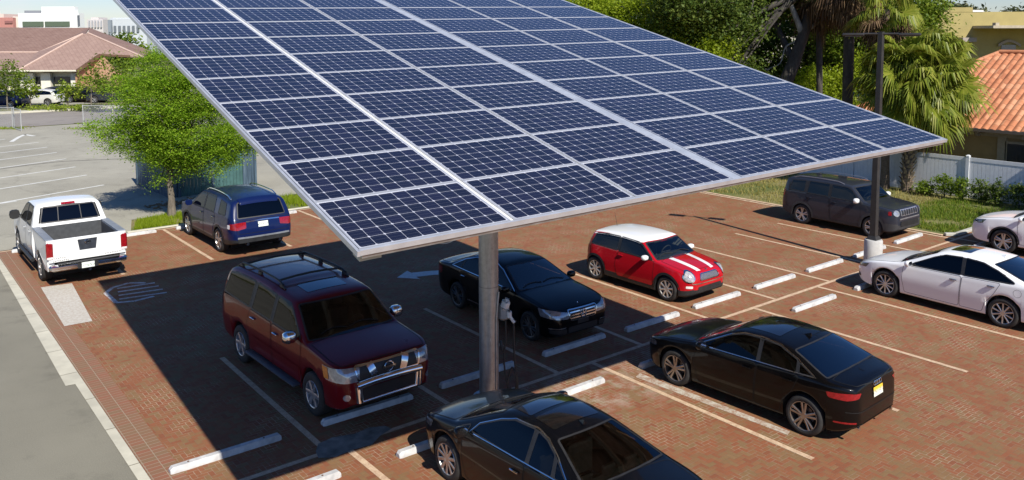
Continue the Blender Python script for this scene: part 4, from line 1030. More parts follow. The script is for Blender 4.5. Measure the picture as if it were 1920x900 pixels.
# ---------------------------------------------------------------- ground, paving, lanes and painted lines
def tv(t, op, a, b=None):
    nd = t.n('ShaderNodeVectorMath', operation=op); t.lk(a, nd.inputs[0])
    if b is not None: t.put(nd.inputs[1], b)
    return nd.outputs[0]
def paver_material(name, herring=True):
    t = NT(name); o = t.obj()
    sx = t.n('ShaderNodeSeparateXYZ'); t.lk(o, sx.inputs[0])
    S = 1/.082
    x = t.m('MULTIPLY', sx.outputs[0], S); y = t.m('MULTIPLY', sx.outputs[1], S)
    i = t.m('FLOOR', x); j = t.m('FLOOR', y); fx = t.m('SUBTRACT', x, i); fy = t.m('SUBTRACT', y, j)
    k = t.m('FLOORED_MODULO', t.m('SUBTRACT', i, j), 4.0)
    hz = t.m('LESS_THAN', k, 1.5); k1 = t.m('COMPARE', k, 1.0, .1); k2 = t.m('COMPARE', k, 2.0, .1)
    vt = t.m('SUBTRACT', 1.0, hz)
    lx = t.m('ADD', fx, k1); ly = t.m('ADD', fy, k2)       # position along the long side
    bx = t.m('SUBTRACT', i, k1); by = t.m('SUBTRACT', j, k2)
    wx = t.m('ADD', 1.0, hz); wy = t.m('ADD', 1.0, vt)
    ex = t.m('MINIMUM', lx, t.m('SUBTRACT', wx, lx)); ey = t.m('MINIMUM', ly, t.m('SUBTRACT', wy, ly))
    e = t.m('MINIMUM', ex, ey)
    joint = t.m('LESS_THAN', e, .055)
    cv = t.n('ShaderNodeCombineXYZ'); t.lk(bx, cv.inputs[0]); t.lk(by, cv.inputs[1])
    wnz = t.n('ShaderNodeTexWhiteNoise', noise_dimensions='2D'); t.lk(cv.outputs[0], wnz.inputs['Vector'])
    big = t.noise(o, .55, 4, .6); med = t.noise(o, 2.6, 3, .6); fin = t.noise(o, 14, 4, .6)
    c1 = t.ramp(wnz.outputs[0], [(0, (.235, .086, .041)), (.25, (.275, .10, .045)), (.5, (.265, .104, .047)), (.72, (.275, .115, .052)), (.9, (.235, .11, .049)), (1, (.305, .135, .064))])
    moss = t.m('MULTIPLY', t.ramp(t.m('ADD', t.m('MULTIPLY', med, .62), t.m('MULTIPLY', wnz.outputs[0], .22)), [(.38, 0), (.52, 1)]), t.ramp(big, [(.30, .45), (.62, 1.0)]))
    c2 = t.mix(t.m('MULTIPLY', moss, .80), c1, (.215, .152, .068))
    c2 = t.mix(t.m('MULTIPLY', t.ramp(big, [(.45, 0), (.7, 1)]), .25), c2, (.27, .096, .045))
    c2 = t.mix(t.m('MULTIPLY', fin, .45), c2, t.mix(1.0, c2, (.55, .55, .55), 'MULTIPLY'))
    sand = t.ramp(t.noise(o, .9, 5, .65), [(.44, .10), (.62, 1)])
    jc = t.mix(sand, (.13, .08, .05), (.42, .34, .24))
    c3 = t.mix(t.m('MULTIPLY', joint, t.m('ADD', .35, t.m('MULTIPLY', sand, .45))), c2, jc)
    # pale lime bloom round the middle line
    dx = t.m('DIVIDE', t.m('SUBTRACT', sx.outputs[0], 2.0), 3.6); dy = t.m('DIVIDE', t.m('ADD', sx.outputs[1], 1.0), 1.35)
    d2 = t.m('ADD', t.m('MULTIPLY', dx, dx), t.m('MULTIPLY', dy, dy))
    bl = t.m('MULTIPLY', t.ramp(d2, [(.15, 1), (1, 0)]), t.ramp(t.noise(o, 2.2, 6, .75), [(.46, 0), (.63, 1)]))
    c3 = t.mix(t.m('MULTIPLY', bl, .45), c3, (.44, .38, .30))
    # old oil drips
    oil = t.ramp(t.noise(o, .8, 3, .5), [(.72, 0), (.80, .45)])
    c3 = t.mix(oil, c3, (.06, .045, .035))
    t.set(Base_Color=c3, Specular_IOR_Level=.3); t.lk(t.m('ADD', .72, t.m('MULTIPLY', fin, .2)), t.b.inputs['Roughness'])
    h = t.m('ADD', t.m('SMOOTH_MIN', e, .12, .05), t.m('MULTIPLY', fin, .05)); t.bump(h, .5, .02)
    return t.mat
def asphalt_material(name, base, scale=1.0, crack=True):
    t = NT(name); o = t.obj()
    big = t.noise(o, .25*scale, 5, .6); fin = t.noise(o, 55, 3, .7); st = t.noise(o, 1.1*scale, 5, .65)
    lo = tuple(c*.80 for c in base); hi = tuple(c*1.16 for c in base)
    c = t.ramp(big, [(.3, lo), (.7, hi)])
    c = t.mix(t.ramp(fin, [(.45, 0), (.7, .5)]), c, tuple(min(1, q*1.6) for q in base))
    c = t.mix(t.ramp(st, [(.54, 0), (.72, .45)]), c, tuple(q*.5 for q in base))
    if crack:
        v = t.n('ShaderNodeTexVoronoi', feature='DISTANCE_TO_EDGE'); v.inputs['Scale'].default_value = .16*scale
        nv = t.n('ShaderNodeTexNoise'); nv.inputs['Scale'].default_value = .8; nv.inputs['Detail'].default_value = 4; t.lk(o, nv.inputs['Vector'])
        ad = t.n('ShaderNodeMix', data_type='VECTOR'); ad.inputs[0].default_value = .06*1; t.lk(o, ad.inputs[4]); 
        vm = t.n('ShaderNodeVectorMath', operation='MULTIPLY_ADD'); t.lk(nv.outputs['Color'], vm.inputs[0]); vm.inputs[1].default_value = (1.6, 1.6, 0); t.lk(o, vm.inputs[2])
        t.lk(vm.outputs[0], v.inputs['Vector'])
        c = t.mix(t.ramp(v.outputs['Distance'], [(.0, .22), (.005, 0)]), c, tuple(q*.35 for q in base))
    t.set(Base_Color=c, Roughness=.85, Specular_IOR_Level=.3); t.bump(fin, .35, .006); return t.mat
def worn_paint(name, col, under, wear=.5, scale=7, lo=.40, hi=.58):
    t = NT(name); o = t.obj()
    f = t.m('ADD', t.m('MULTIPLY', t.noise(o, scale, 6, .7), .6), t.m('MULTIPLY', t.noise(o, scale*6, 4, .7), .4))
    t.set(Base_Color=t.mix(t.ramp(f, [(lo, wear), (hi, 0)]), col, under), Roughness=.75); return t.mat
def sheet(name, poly, z, mat, kind='structure', parent=None):
    mb = MB(); tris = tessellate_polygon([[Vector((x, y, 0)) for x, y in poly]])
    fs = []
    for a, b, c in tris:
        A, B, D = (Vector((*poly[i], 0)) for i in (a, b, c)); fs.append((a, b, c) if (B-A).cross(D-A).z > 0 else (c, b, a))
    mb.add([(x, y, z) for x, y in poly], fs); o = mb.build(name, mat, parent)
    if kind: tag(o, kind=kind)
    return o
def rpoly(x0, x1, y0, y1): return [(x0, y0), (x1, y0), (x1, y1), (x0, y1)]

M_PAVER = paver_material('brick pavers')
M_ROAD = asphalt_material('lane asphalt', (.20, .186, .143), 1.0, False)
M_LOT = asphalt_material('far lot asphalt', (.315, .295, .235), .8)
M_STREET = asphalt_material('street asphalt', (.235, .21, .185), .5, False)
M_CONC = simple('pale concrete', (.50, .47, .37), .85, var=.14, scale=2.2, bump=.2)
M_CONCW = simple('weathered concrete', (.42, .41, .36), .85, var=.2, scale=1.6, bump=.2)
M_LINE = worn_paint('tan line', (.62, .46, .30), (.30, .15, .09), .6)
M_WLINE = worn_paint('white line', (.70, .70, .65), (.30, .28, .24), .3, 3)
def earth_material():
    t = NT('grass and earth'); o = t.obj()
    a = t.noise(o, .35, 5, .6); b = t.noise(o, 9, 5, .7)
    c = t.ramp(a, [(.3, (.08, .12, .022)), (.48, (.16, .17, .04)), (.62, (.26, .22, .085)), (.75, (.18, .13, .065))])
    c = t.mix(t.m('MULTIPLY', b, .7), c, t.mix(1.0, c, (.45, .45, .45), 'MULTIPLY'))
    t.set(Base_Color=c, Roughness=.95); t.bump(b, .6, .03); return t.mat
M_EARTH = earth_material()

sheet('ground', rpoly(-2500, 2500, -2500, 2500), -.02, M_EARTH)
PAVE = [(-5.65, -40), (60, -40), (60, .18), (19.15, .18), (18.85, .5), (18.85, 17.75), (-5.65, 17.75)]
sheet('brick_paving', PAVE, .004, M_PAVER)
sheet('asphalt_lane', rpoly(-30, -5.81, -60, 30), .0, M_ROAD)
sheet('concrete_edge', [(-5.81, -40), (-5.655, -40), (-5.655, 16.8), (-5.80, 16.8), (-5.97, 5.42), (-5.81, 5.40)], .008, M_CONC)
sheet('far_lot', [(-60, 17.8), (-1.75, 17.8), (-1.2, 19.9), (.3, 20.0), (14, 22), (14, 57.4), (-60, 57.4)], .006, M_LOT)
sheet('street', rpoly(-150, 200, 57.9, 70.5), .002, M_STREET)
sheet('sidewalk', rpoly(-150, 200, 70.5, 72.2), .10, M_CONC)
sheet('back_lot', rpoly(-150, 200, 76.5, 95), .006, M_LOT)
# soldier course along the pale edge: bricks laid square to it
def soldier():
    t = NT('soldier course'); o = t.obj(); bt = t.n('ShaderNodeTexBrick')
    bt.offset = 0; bt.inputs['Scale'].default_value = 1; bt.inputs['Brick Width'].default_value = .225; bt.inputs['Row Height'].default_value = .112; bt.inputs['Mortar Size'].default_value = .006
    bt.inputs['Color1'].default_value = (.27, .092, .05, 1); bt.inputs['Color2'].default_value = (.22, .12, .062, 1); bt.inputs['Mortar'].default_value = (.34, .28, .20, 1)
    t.lk(o, bt.inputs['Vector']); t.set(Base_Color=t.mix(t.m('MULTIPLY', t.noise(o, 3, 5), .5), bt.outputs[0], (.17, .115, .062)), Roughness=.8); return t.mat
sheet('soldier_course', rpoly(-5.65, -5.20, -40, 17.7), .0065, soldier())

for k in range(19): sheet('kerb_joint', rpoly(-5.98 if 5.42+0 < -12+k*1.5 < 16 else -5.81, -5.655, -12+k*1.5, -11.982+k*1.5), .0098, simple('joint dirt', (.16, .14, .10), .9))
LW = .105
left_u = [13.86, 11.39, 8.96, 6.52, 4.08, 1.70, -.75, -3.22]
k = 0
def line(u0, v0, u1, v1, w=LW, mat=M_LINE, z=.0095, name='painted_line'):
    a, b = Vector((u0, v0)), Vector((u1, v1)); d = (b-a).normalized(); n = Vector((-d.y, d.x))*w/2
    return sheet(name, [tuple(a-n), tuple(b-n), tuple(b+n), tuple(a+n)], z, mat)
for u in left_u: line(u, .055, u+.05, 4.95)
line(16.27, .055, 16.3, 4.95); line(18.75, .055, 18.80, 17.6, .13)
for u in (10.72, 7.97, 5.25, 2.58, -.17, -2.92, 13.45, 16.2, 18.9): line(u, -.055, u+.02, -4.95)
line(-5.6, 0, 23, 0)
for u in (-3.2, -.75, 1.70, 4.15, 6.6, 9.05): line(u, 12.65, u, 17.60)
line(-5.6, 17.66, 18.7, 17.66, .10)
M_WORN = worn_paint('worn white paint', (.62, .62, .60), (.26, .14, .09), .85, 9, .44, .56)
sheet('painted_bar', [(-5.33, 9.08), (-4.75, 9.05), (-4.5, 12.66), (-5.22, 12.76)], .0095, worn_paint('white bar paint', (.56, .55, .49), (.36, .27, .19), .7, 16, .42, .60))
sheet('painted_arrow', [(2.55, 7.62), (3.12, 8.02), (3.10, 7.78), (3.62, 7.60), (4.3, 7.25), (4.2, 6.85), (3.45, 7.22), (3.0, 7.36), (2.98, 7.12)], .0095, worn_paint('arrow paint', (.60, .60, .58), (.28, .16, .10), .35, 9))
# faded painted symbol: a rounded outline with three bars
M_FADED = worn_paint('faded white paint', (.60, .60, .59), (.26, .12, .08), .8, 7, .40, .58)
for q in ([(-3.98, 10.15), (-4.0, 11.15), (-3.75, 11.55), (-3.3, 11.72), (-2.95, 11.45)], [(-3.98, 10.15), (-3.6, 10.0), (-3.1, 10.1)]):
    for a, b in zip(q[:-1], q[1:]): line(*a, *b, .11, M_FADED, .0095, 'painted_symbol')
for k in range(4): line(-3.85+k*.06, 10.4+k*.33, -2.75, 10.22+k*.36, .10, M_FADED, .0095, 'painted_symbol')
sheet('drain_patch', [(-3.42, -.10), (-3.36, .12), (-3.22, .33), (-2.95, .38), (-2.6, .27), (-2.3, .31), (-2.06, .20), (-2.02, .04), (-2.3, -.06), (-2.55, -.24), (-2.9, -.20), (-3.2, -.24)], .0115, simple('grey patch', (.21, .20, .175), .9, var=.35, scale=5, spec=.1))
sheet('lime_stain', [(2.75, -1.05), (2.95, -.98), (3.12, -4.2), (2.98, -4.25)], .0075, worn_paint('lime stain', (.50, .46, .38), (.28, .15, .09), .9, 5, .42, .56))
# far lot stall lines and a worn arrow
for v, u1 in ((26.5, -3.9), (28.2, -.3), (31.6, -.3), (34.7, -.2), (38.1, 0), (41.2, .1), (44.1, .1), (47.0, .1)):
    line(u1-6.2, v-2.6 if v > 27 else v-2, u1, v, .14, M_WLINE, .011)
for a, b in (((-1.2, 48.4), (-.4, 51.0)), ((-.4, 51.0), (.1, 52.2)), ((.1, 52.2), (.45, 50.9))): line(*a, *b, .25, M_WLINE, .011, 'painted_arrow')
for v in (50.2, 53.0): line(-6, v-2.4, -1.3, v, .14, M_WLINE, .011)
M_CRACK = simple('tar seam', (.10, .095, .085), .8, var=.3)
mb = MB(); rnd = random.Random(3); P = [(-3.5, 36.2), (-2, 36.9), (-.3, 37.2), (1.0, 36.7), (2.9, 36.0)]
for a, b in zip(P[:-1], P[1:]): mb.quad((a[0], a[1]-.08, .0112), (b[0], b[1]-.08, .0112), (b[0], b[1]+.05, .0112), (a[0], a[1]+.05, .0112))
tag(mb.build('tar_seam', M_CRACK), kind='structure')
# kerbs round the lawn and the planted strips
def kerb(name, pts, w=.15, h=.10, mat=M_CONCW):
    for a, b in zip(pts[:-1], pts[1:]):
        a, b = Vector(a), Vector(b); d = (b-a); L = d.length
        mb = MB(); mb.rbox(((a.x+b.x)/2, (a.y+b.y)/2, h/2), (L-.004, w, h), .015, math.atan2(d.y, d.x)); tag(mb.build(name, mat), kind='structure')
kerb('kerb', [(18.95, 17.7), (18.95, .5)], .13, .035, M_LINE); kerb('kerb', [(18.98, .46), (19.25, .24)]); kerb('kerb', [(19.27, .22), (25.6, .22)])
kerb('kerb', [(-1.85, 17.86), (18.9, 17.86)], .15, .05, M_CONC)
sheet('lawn', [(19.0, .5), (19.3, .3), (28.5, .3), (28.5, 40), (19.0, 40)], .03, M_EARTH)
sheet('verge', [(-1.7, 17.95), (18.9, 17.95), (18.9, 22.4), (13.9, 21.7), (.3, 19.9), (-1.15, 19.8)], .02, M_EARTH)
kerb('kerb', [(-150, 70.4), (1.6, 70.4)], .2, .14, M_CONC); kerb('kerb', [(1.6, 70.4), (200, 70.4)], .2, .14, M_CONC)
sheet('planting_strip', rpoly(-60, 60, 72.2, 76.3), .10, M_EARTH)
sheet('grass_strip', rpoly(-20, 1.2, 57.5, 58.2), .02, M_EARTH); sheet('grass_strip', rpoly(4.2, 40, 57.5, 58.3), .02, M_EARTH)

# ---------------------------------------------------------------- wheel stops
M_STOP = simple('painted concrete', (.49, .485, .47), .7, var=.22, scale=7, bump=.15)
M_BOLT = simple('rusty bolt', (.12, .07, .045), .7)
def stop_mesh():
    mb = MB(); L = .88
    prof = [(-.070, 0), (-.066, .045), (-.045, .095), (.045, .095), (.066, .045), (.070, 0)]
    xs = (-L, -L+.035, L-.035, L); vs = []
    for i, x in enumerate(xs):
        for y, z in prof:
            e = i in (0, 3); vs.append((x, y*(.8 if e else 1), z*(.62 if e and z > .06 else 1)))
    n = 6; fs = [tuple(range(n))[::-1], tuple(range(3*n, 4*n))]
    for i in range(3):
        for j in range(n-1): fs.append((i*n+j, i*n+n+j, i*n+n+j+1, i*n+j+1)[::-1])
    mb.add(vs, fs)
    for x in (-.6, .6): mb.lathe([(.016, .093), (.016, .102), (.001, .103)], 8, c=(x, 0, 0), mi=1)
    return mb
STOPS = [(-4.50, .90, 'long wheel stop, half in sun, in the empty shaded bay by the asphalt lane'),
 (-2.00, .88, 'wheel stop under the chrome bumper of the dark red suv'),
 (.40, .88, 'wheel stop in the shade right behind the steel post'),
 (2.92, .87, 'wheel stop in front of the black saloon with the star grille'),
 (5.28, .80, 'wheel stop half in shade between the star grille saloon and the red hatchback'),
 (7.70, .86, 'sunlit wheel stop in front of the red hatchback'),
 (10.16, .88, 'sunlit wheel stop in the empty bay just right of the red hatchback'),
 (12.60, .90, 'sunlit wheel stop left of the lamp post, second bay right of the hatchback'),
 (15.06, .90, 'wheel stop half hidden behind the concrete foot of the lamp post'),
 (17.55, .95, 'wheel stop in front of the dark grey crossover'),
 (9.37, -.78, 'sunlit wheel stop between the bronze wheeled black saloon and the white saloon'),
 (12.08, -.80, 'wheel stop under the nose of the white saloon, only its end in sun'),
 (6.65, -.80, 'wheel stop hidden behind the roof of the bronze wheeled black saloon'),
 (4.02, -.82, 'wheel stop under the nose of the bronze wheeled black saloon'),
 (1.24, -.80, 'sunlit wheel stop right of the roof of the black saloon nearest the post'),
 (-1.55, -.86, 'wheel stop under the nose of the black saloon nearest the post'),
 (-4.27, -.78, 'wheel stop cut by the bottom edge of the photo'),
 (18.95, -.85, 'wheel stop at the nose of the white suv by the lawn'),
 (-1.93, 17.36, 'wheel stop in the far row between the pickup and the blue suv'),
 (.48, 17.36, 'wheel stop under the nose of the blue suv'),
 (3.06, 17.32, 'wheel stop right of the blue suv under the canopy corner'),
 (-4.4, 17.36, 'wheel stop under the nose of the white pickup')]
first = None
for u, v, lab in STOPS:
    if first is None: o = first = stop_mesh().build('wheel_stop', [M_STOP, M_BOLT], smooth=30)
    else: o = first.copy(); C.objects.link(o)
    o.location = (u, v, .004); o.rotation_euler = (0, 0, random.Random(u).uniform(-.02, .02)); tag(o, lab, 'wheel stop', 'wheel stops at the heads of the bays')
# ---------------------------------------------------------------- solar canopy
def rot3(a, b, c):
    return Matrix.Rotation(a, 3, 'Z') @ Matrix.Rotation(b, 3, 'X') @ Matrix.Rotation(c, 3, 'Y')
CAN_O = Vector((-5.393, -5.334, 4.704)); CAN_R = rot3(R(-2.01), R(14.86), R(-1.20))
COLS = [(.0, 1.645), (1.705, 3.35), (3.385, 5.03), (5.20, 6.845), (6.875, 8.475), (8.525, 10.15)]
ROWP = 1.01
canopy = empty('solar_canopy', (0, 0, 0)); tag(canopy, 'large tilted canopy of blue solar panels on one thick steel post', 'solar canopy')
def panel_material():
    t = NT('solar cells'); uv = t.n('ShaderNodeUVMap'); sx = t.n('ShaderNodeSeparateXYZ'); t.lk(uv.outputs[0], sx.inputs[0])
    x, y = sx.outputs[0], sx.outputs[1]      # in cells: 0..10, 0..6
    fx = t.m('FRACT', x); fy = t.m('FRACT', y)
    ax = t.m('ABSOLUTE', t.m('SUBTRACT', fx, .5)); ay = t.m('ABSOLUTE', t.m('SUBTRACT', fy, .5))
    g = t.m('GREATER_THAN', t.m('MAXIMUM', ax, ay), .488)
    dia = t.m('GREATER_THAN', t.m('ADD', ax, ay), .895)
    outx = t.m('GREATER_THAN', t.m('ABSOLUTE', t.m('SUBTRACT', x, 5.0)), 5.0); outy = t.m('GREATER_THAN', t.m('ABSOLUTE', t.m('SUBTRACT', y, 3.0)), 3.0)
    white = t.m('MAXIMUM', t.m('MAXIMUM', g, dia), t.m('MAXIMUM', outx, outy))
    bus = t.m('LESS_THAN', t.m('ABSOLUTE', t.m('SUBTRACT', t.m('FRACT', t.m('MULTIPLY', fy, 3.0)), .5)), .03)
    cid = t.n('ShaderNodeCombineXYZ'); t.lk(t.m('FLOOR', x), cid.inputs[0]); t.lk(t.m('FLOOR', y), cid.inputs[1])
    oi = t.n('ShaderNodeObjectInfo'); t.lk(t.m('MULTIPLY', oi.outputs['Random'], 97), cid.inputs[2])
    w = t.n('ShaderNodeTexWhiteNoise'); t.lk(cid.outputs[0], w.inputs['Vector'])
    cell = t.ramp(w.outputs[0], [(0, (.004, .005, .015)), (.5, (.006, .007, .021)), (1, (.009, .009, .027))])
    cell = t.mix(t.m('MULTIPLY', bus, .2), cell, (.25, .26, .30))
    dust = t.noise(t.obj(), 1.3, 5, .6)
    col = t.mix(t.m('MULTIPLY', dust, .025), t.mix(white, cell, (.50, .51, .56)), (.45, .42, .38))
    t.set(Base_Color=col, Specular_IOR_Level=.6, Coat_Weight=.0); t.b.inputs['IOR'].default_value = 1.5
    t.lk(t.m('ADD', .05, t.m('MULTIPLY', dust, .10)), t.b.inputs['Roughness']); return t.mat
M_CELL = panel_material()
M_ALU = simple('anodised aluminium', (.62, .63, .65), .38, metal=.55, var=.08)
M_GALV = simple('galvanised steel', (.40, .40, .39), .42, metal=.75, var=.28, scale=5)
M_WSTEEL = simple('white coated steel', (.66, .66, .64), .45, var=.1)
def panel_mesh(w):
    """glass face with cells (uv counts cells) and a raised metal frame"""
    d = ROWP-.012; fr = .016; me = bpy.data.meshes.new('solar_panel')
    v = [(fr, fr, .036), (w-fr, fr, .036), (w-fr, d-fr, .036), (fr, d-fr, .036)]
    f = [(0, 1, 2, 3)]; mi = [0]
    ring = [(0, 0, .04), (w, 0, .04), (w, d, .04), (0, d, .04)]; inn = [(fr, fr, .04), (w-fr, fr, .04), (w-fr, d-fr, .04), (fr, d-fr, .04)]; low = [(0, 0, 0), (w, 0, 0), (w, d, 0), (0, d, 0)]
    b = 4; v += ring+inn+low
    for i in range(4):
        j = (i+1) % 4
        f.append((b+i, b+j, b+4+j, b+4+i)); f.append((b+4+i, b+4+j, j, i)); f.append((b+8+i, b+8+j, b+j, b+i)); mi += [1, 1, 1]
    f.append((b+11, b+10, b+9, b+8)); mi.append(2)
    me.from_pydata(v, [], f)
    for m in (M_CELL, M_ALU, M_WSTEEL): me.materials.append(m)
    me.polygons.foreach_set('material_index', mi)
    uv = me.uv_layers.new(name='UVMap'); mg = .009
    for li, (a, c) in zip(me.polygons[0].loop_indices, ((0, 0), (1, 0), (1, 1), (0, 1))):
        ex = mg/((w-2*fr-2*mg)/10); ey = mg/((d-2*fr-2*mg)/6)
        uv.data[li].uv = (-ex+a*(10+2*ex), -ey+c*(6+2*ey))
    me.update(); return me
CM = Matrix.Translation(CAN_O) @ CAN_R.to_4x4()
meshes = [panel_mesh(b-a) for a, b in COLS]
for r in range(10):
    for ci, (a, b) in enumerate(COLS):
        o = bpy.data.objects.new('solar_panel', meshes[ci]); C.objects.link(o); o.parent = canopy
        o.matrix_local = CM @ Matrix.Translation((a, r*ROWP, 0))
def canopy_part(name, mb, mat, smooth=None):
    o = mb.build(name, mat, canopy, smooth); o.matrix_local = CM; return o
D = 10*ROWP
mb = MB(); mb.box((5.115, D/2, .028), (.158, D, .012)); canopy_part('gutter_pan', mb, simple('grey pan', (.42, .45, .50), .45, metal=.3, var=.12))
for x in (1.675, 3.3675, 6.86, 8.5):
    mb = MB(); w = {1.675: .05, 8.5: .04}.get(x, .022); mb.box((x, D/2, .016), (w+.004, D-.004, .016)); canopy_part('joint_cover', mb, M_WSTEEL)
for y0, nm in ((-.022, 'fascia'), (D+.0, 'fascia')):
    mb = MB(); mb.box((5.075, y0, .013), (10.19, .03, .052)); canopy_part(nm, mb, M_ALU)
    mb = MB(); mb.box((5.075, y0*.3+(.0 if y0 < 1 else D*.7), -.034), (10.1, .03, .036)); canopy_part('edge_channel', mb, M_GALV)
for x0 in (-.022, 10.172):
    mb = MB(); mb.box((x0, D/2-.01, .013), (.03, D+.07, .052)); canopy_part('fascia', mb, M_ALU)
mb = MB(); mb.box((5.075, D/2, -.006), (10.16, D-.03, .006)); canopy_part('gap_light_seal', mb, M_GALV)  # unseen sheet added to stop sun leaking through the gaps between panel rows
for k in range(7):           # purlins along the rows, rafters under them
    y = .9+k*(D-1.8)/6; mb = MB(); mb.box((5.075, y, -.075), (9.6, .07, .14)); canopy_part('purlin', mb, M_GALV)
for x in (1.2, 3.0, 5.0, 7.2, 9.0):
    mb = MB(); mb.box((x, D/2, -.27), (.12, D-2.6, .24)); canopy_part('rafter', mb, M_WSTEEL)
mb = MB(); mb.box((.16, .14, -.09), (.22, .14, .09)); mb.build('corner_bracket', M_CONC, canopy).matrix_local = CM
mb = MB(); pts = [(.75+.35*t, .02, -.02-.07*math.sin(t*math.pi)) for t in np.linspace(0, 1, 9)]; mb.tube(pts, .005, 5); canopy_part('cable_loop', mb, M_GALV, 60)
mb = MB(); mb.rbox((0, 0, 5.52), (7.0, .40, .40), .03, R(-2)); mb.build('main_beam', M_WSTEEL, canopy, 30)
for sg in (-1, 1):
    mb = MB(); mb.tube([(sg*.1, 0, 4.75), (sg*1.5, -sg*.05, 5.4)], .07, 8); mb.build('brace', M_GALV, canopy, 60)
def post_material():
    t = NT('galvanised post'); o = t.obj(); sx = t.n('ShaderNodeSeparateXYZ'); t.lk(o, sx.inputs[0])
    sc = t.n('ShaderNodeVectorMath', operation='MULTIPLY'); t.lk(o, sc.inputs[0]); sc.inputs[1].default_value = (6, 6, .5)
    a = t.noise(sc.outputs[0], 1.6, 6, .7); b = t.noise(o, 12, 5, .7)
    c = t.ramp(t.m('ADD', t.m('MULTIPLY', a, .6), t.m('MULTIPLY', b, .4)), [(.30, (.24, .23, .21)), (.48, (.42, .41, .38)), (.66, (.56, .55, .51))])
    ring = t.m('LESS_THAN', t.m('ABSOLUTE', t.m('SUBTRACT', sx.outputs[2], 2.1)), .008)
    t.set(Base_Color=t.mix(t.m('MULTIPLY', ring, .5), c, (.1, .1, .1)), Metallic=.6); t.lk(t.m('ADD', .26, t.m('MULTIPLY', b, .3)), t.b.inputs['Roughness']); return t.mat
mb = MB(); mb.lathe([(.177, .02), (.177, 5.4)], 40); mb.build('post', post_material(), canopy, 60)
mb = MB(); mb.lathe([(.30, 0), (.30, .035), (.001, .036)], 32)
for k in range(8): mb.lathe([(.022, .035), (.022, .07), (.001, .07)], 6, c=(.24*math.cos(k*.785), .24*math.sin(k*.785), 0))
mb.build('base_plate', M_GALV, canopy, 30)
mb = MB(); mb.tube([(.02, -.186, .05), (.03, -.188, 1.5), (.06, -.18, 1.75), (.10, -.165, 2.0)], .018, 8); mb.build('conduit', M_GALV, canopy, 60)

# ---------------------------------------------------------------- charging station strapped to the post
ch = empty('charging_station', (.0, .0, 0)); tag(ch, 'pale car charging station with looped black cable strapped to the steel post', 'charger')
ax = Vector((.784, -.62, 0)); pf = lambda a, z, d=0: ax*a+Vector((-.62, -.784, 0))*d+Vector((0, 0, z))
M_CHG = simple('pale charger shell', (.68, .68, .66), .4, var=.08); M_CHG2 = simple('grey charger base', (.30, .31, .31), .45)
mb = MB(); mb.rbox((0, 0, 0), (.20, .16, .34), .05); o = mb.build('body', M_CHG2, ch, 40); o.location = pf(.27, 1.62); o.rotation_euler = (0, 0, math.atan2(ax.y, ax.x))
mb = MB(); mb.rbox((0, 0, 0), (.15, .20, .22), .06); o = mb.build('cover', M_CHG, ch, 40); o.location = pf(.30, 1.76, .03); o.rotation_euler = (0, .35, math.atan2(ax.y, ax.x))
mb = MB(); mb.rbox((0, 0, 0), (.09, .10, .16), .03); mb.tube([(.02, 0, -.05), (.09, 0, -.15)], .03, 8); o = mb.build('holster', M_CHG, ch, 40); o.location = pf(.37, 1.58, .06); o.rotation_euler = (0, 0, math.atan2(ax.y, ax.x))
mb = MB(); mb.box((0, 0, 0), (.14, .06, .06)); o = mb.build('bracket', M_GALV, ch); o.location = pf(.20, 1.62); o.rotation_euler = (0, 0, math.atan2(ax.y, ax.x))
mb = MB(); pts = [pf(.30, 1.46, .05), pf(.31, 1.15, .06), pf(.27, .75, .05), pf(.33, .30, .08), pf(.45, .16, .10), pf(.50, .35, .09), pf(.42, .60, .07), pf(.33, .28, .07), pf(.42, .10, .12), pf(.52, .22, .09), pf(.46, .8, .06), pf(.45, 1.50, .06)]
def smooth_path(P, k=5):
    out = []
    for i in range(len(P)-1):
        p0, p1, p2, p3 = P[max(i-1, 0)], P[i], P[i+1], P[min(i+2, len(P)-1)]
        for j in range(k):
            t = j/k; out.append(.5*((2*p1)+(-p0+p2)*t+(2*p0-5*p1+4*p2-p3)*t*t+(-p0+3*p1-3*p2+p3)*t**3))
    return out+[P[-1]]
mb.tube(smooth_path(pts), .017, 7); mb.build('cable', M_BLACKPL, ch, 60)
mb = MB(); mb.tube([pf(.215, 1.08, .03), pf(.235, .98, .06), pf(.25, .88, .06)], [.022, .032, .018], 8); mb.build('plug', M_BLACKPL, ch, 60)

# ---------------------------------------------------------------- lamp post on a concrete foot
lp = empty('lamp_post', (13.86, .16, 0)); tag(lp, 'dark double arm lamp post on a round white concrete foot behind the white saloon', 'lamp post')
M_BRONZE = simple('dark bronze metal', (.040, .037, .034), .45, metal=.3, var=.2)
mb = MB(); mb.lathe([(.25, 0), (.25, .70), (.23, .745), (.001, .75)], 32); mb.build('concrete_foot', simple('white foot', (.46, .45, .42), .8, var=.15, bump=.15), lp, 40)
mb = MB(); mb.box((0, 0, .80), (.30, .30, .10), taper=.7); mb.build('base_cover', M_BRONZE, lp)
mb = MB(); w0, w1 = .085, .062
vs = [(sx*w, sy*w, z) for z, w in ((.78, w0), (6.66, w1)) for sx, sy in ((-1, -1), (1, -1), (1, 1), (-1, 1))]
mb.add(vs, [(0, 1, 5, 4), (1, 2, 6, 5), (2, 3, 7, 6), (3, 0, 4, 7), (4, 5, 6, 7)]); mb.build('pole', M_BRONZE, lp)
ad = Vector((-.43, .9, 0)).normalized()
mb = MB(); mb.tube([ad*-.45+Vector((0, 0, 6.60)), ad*.45+Vector((0, 0, 6.60))], .03, 8); mb.build('cross_arm', M_BRONZE, lp, 60)
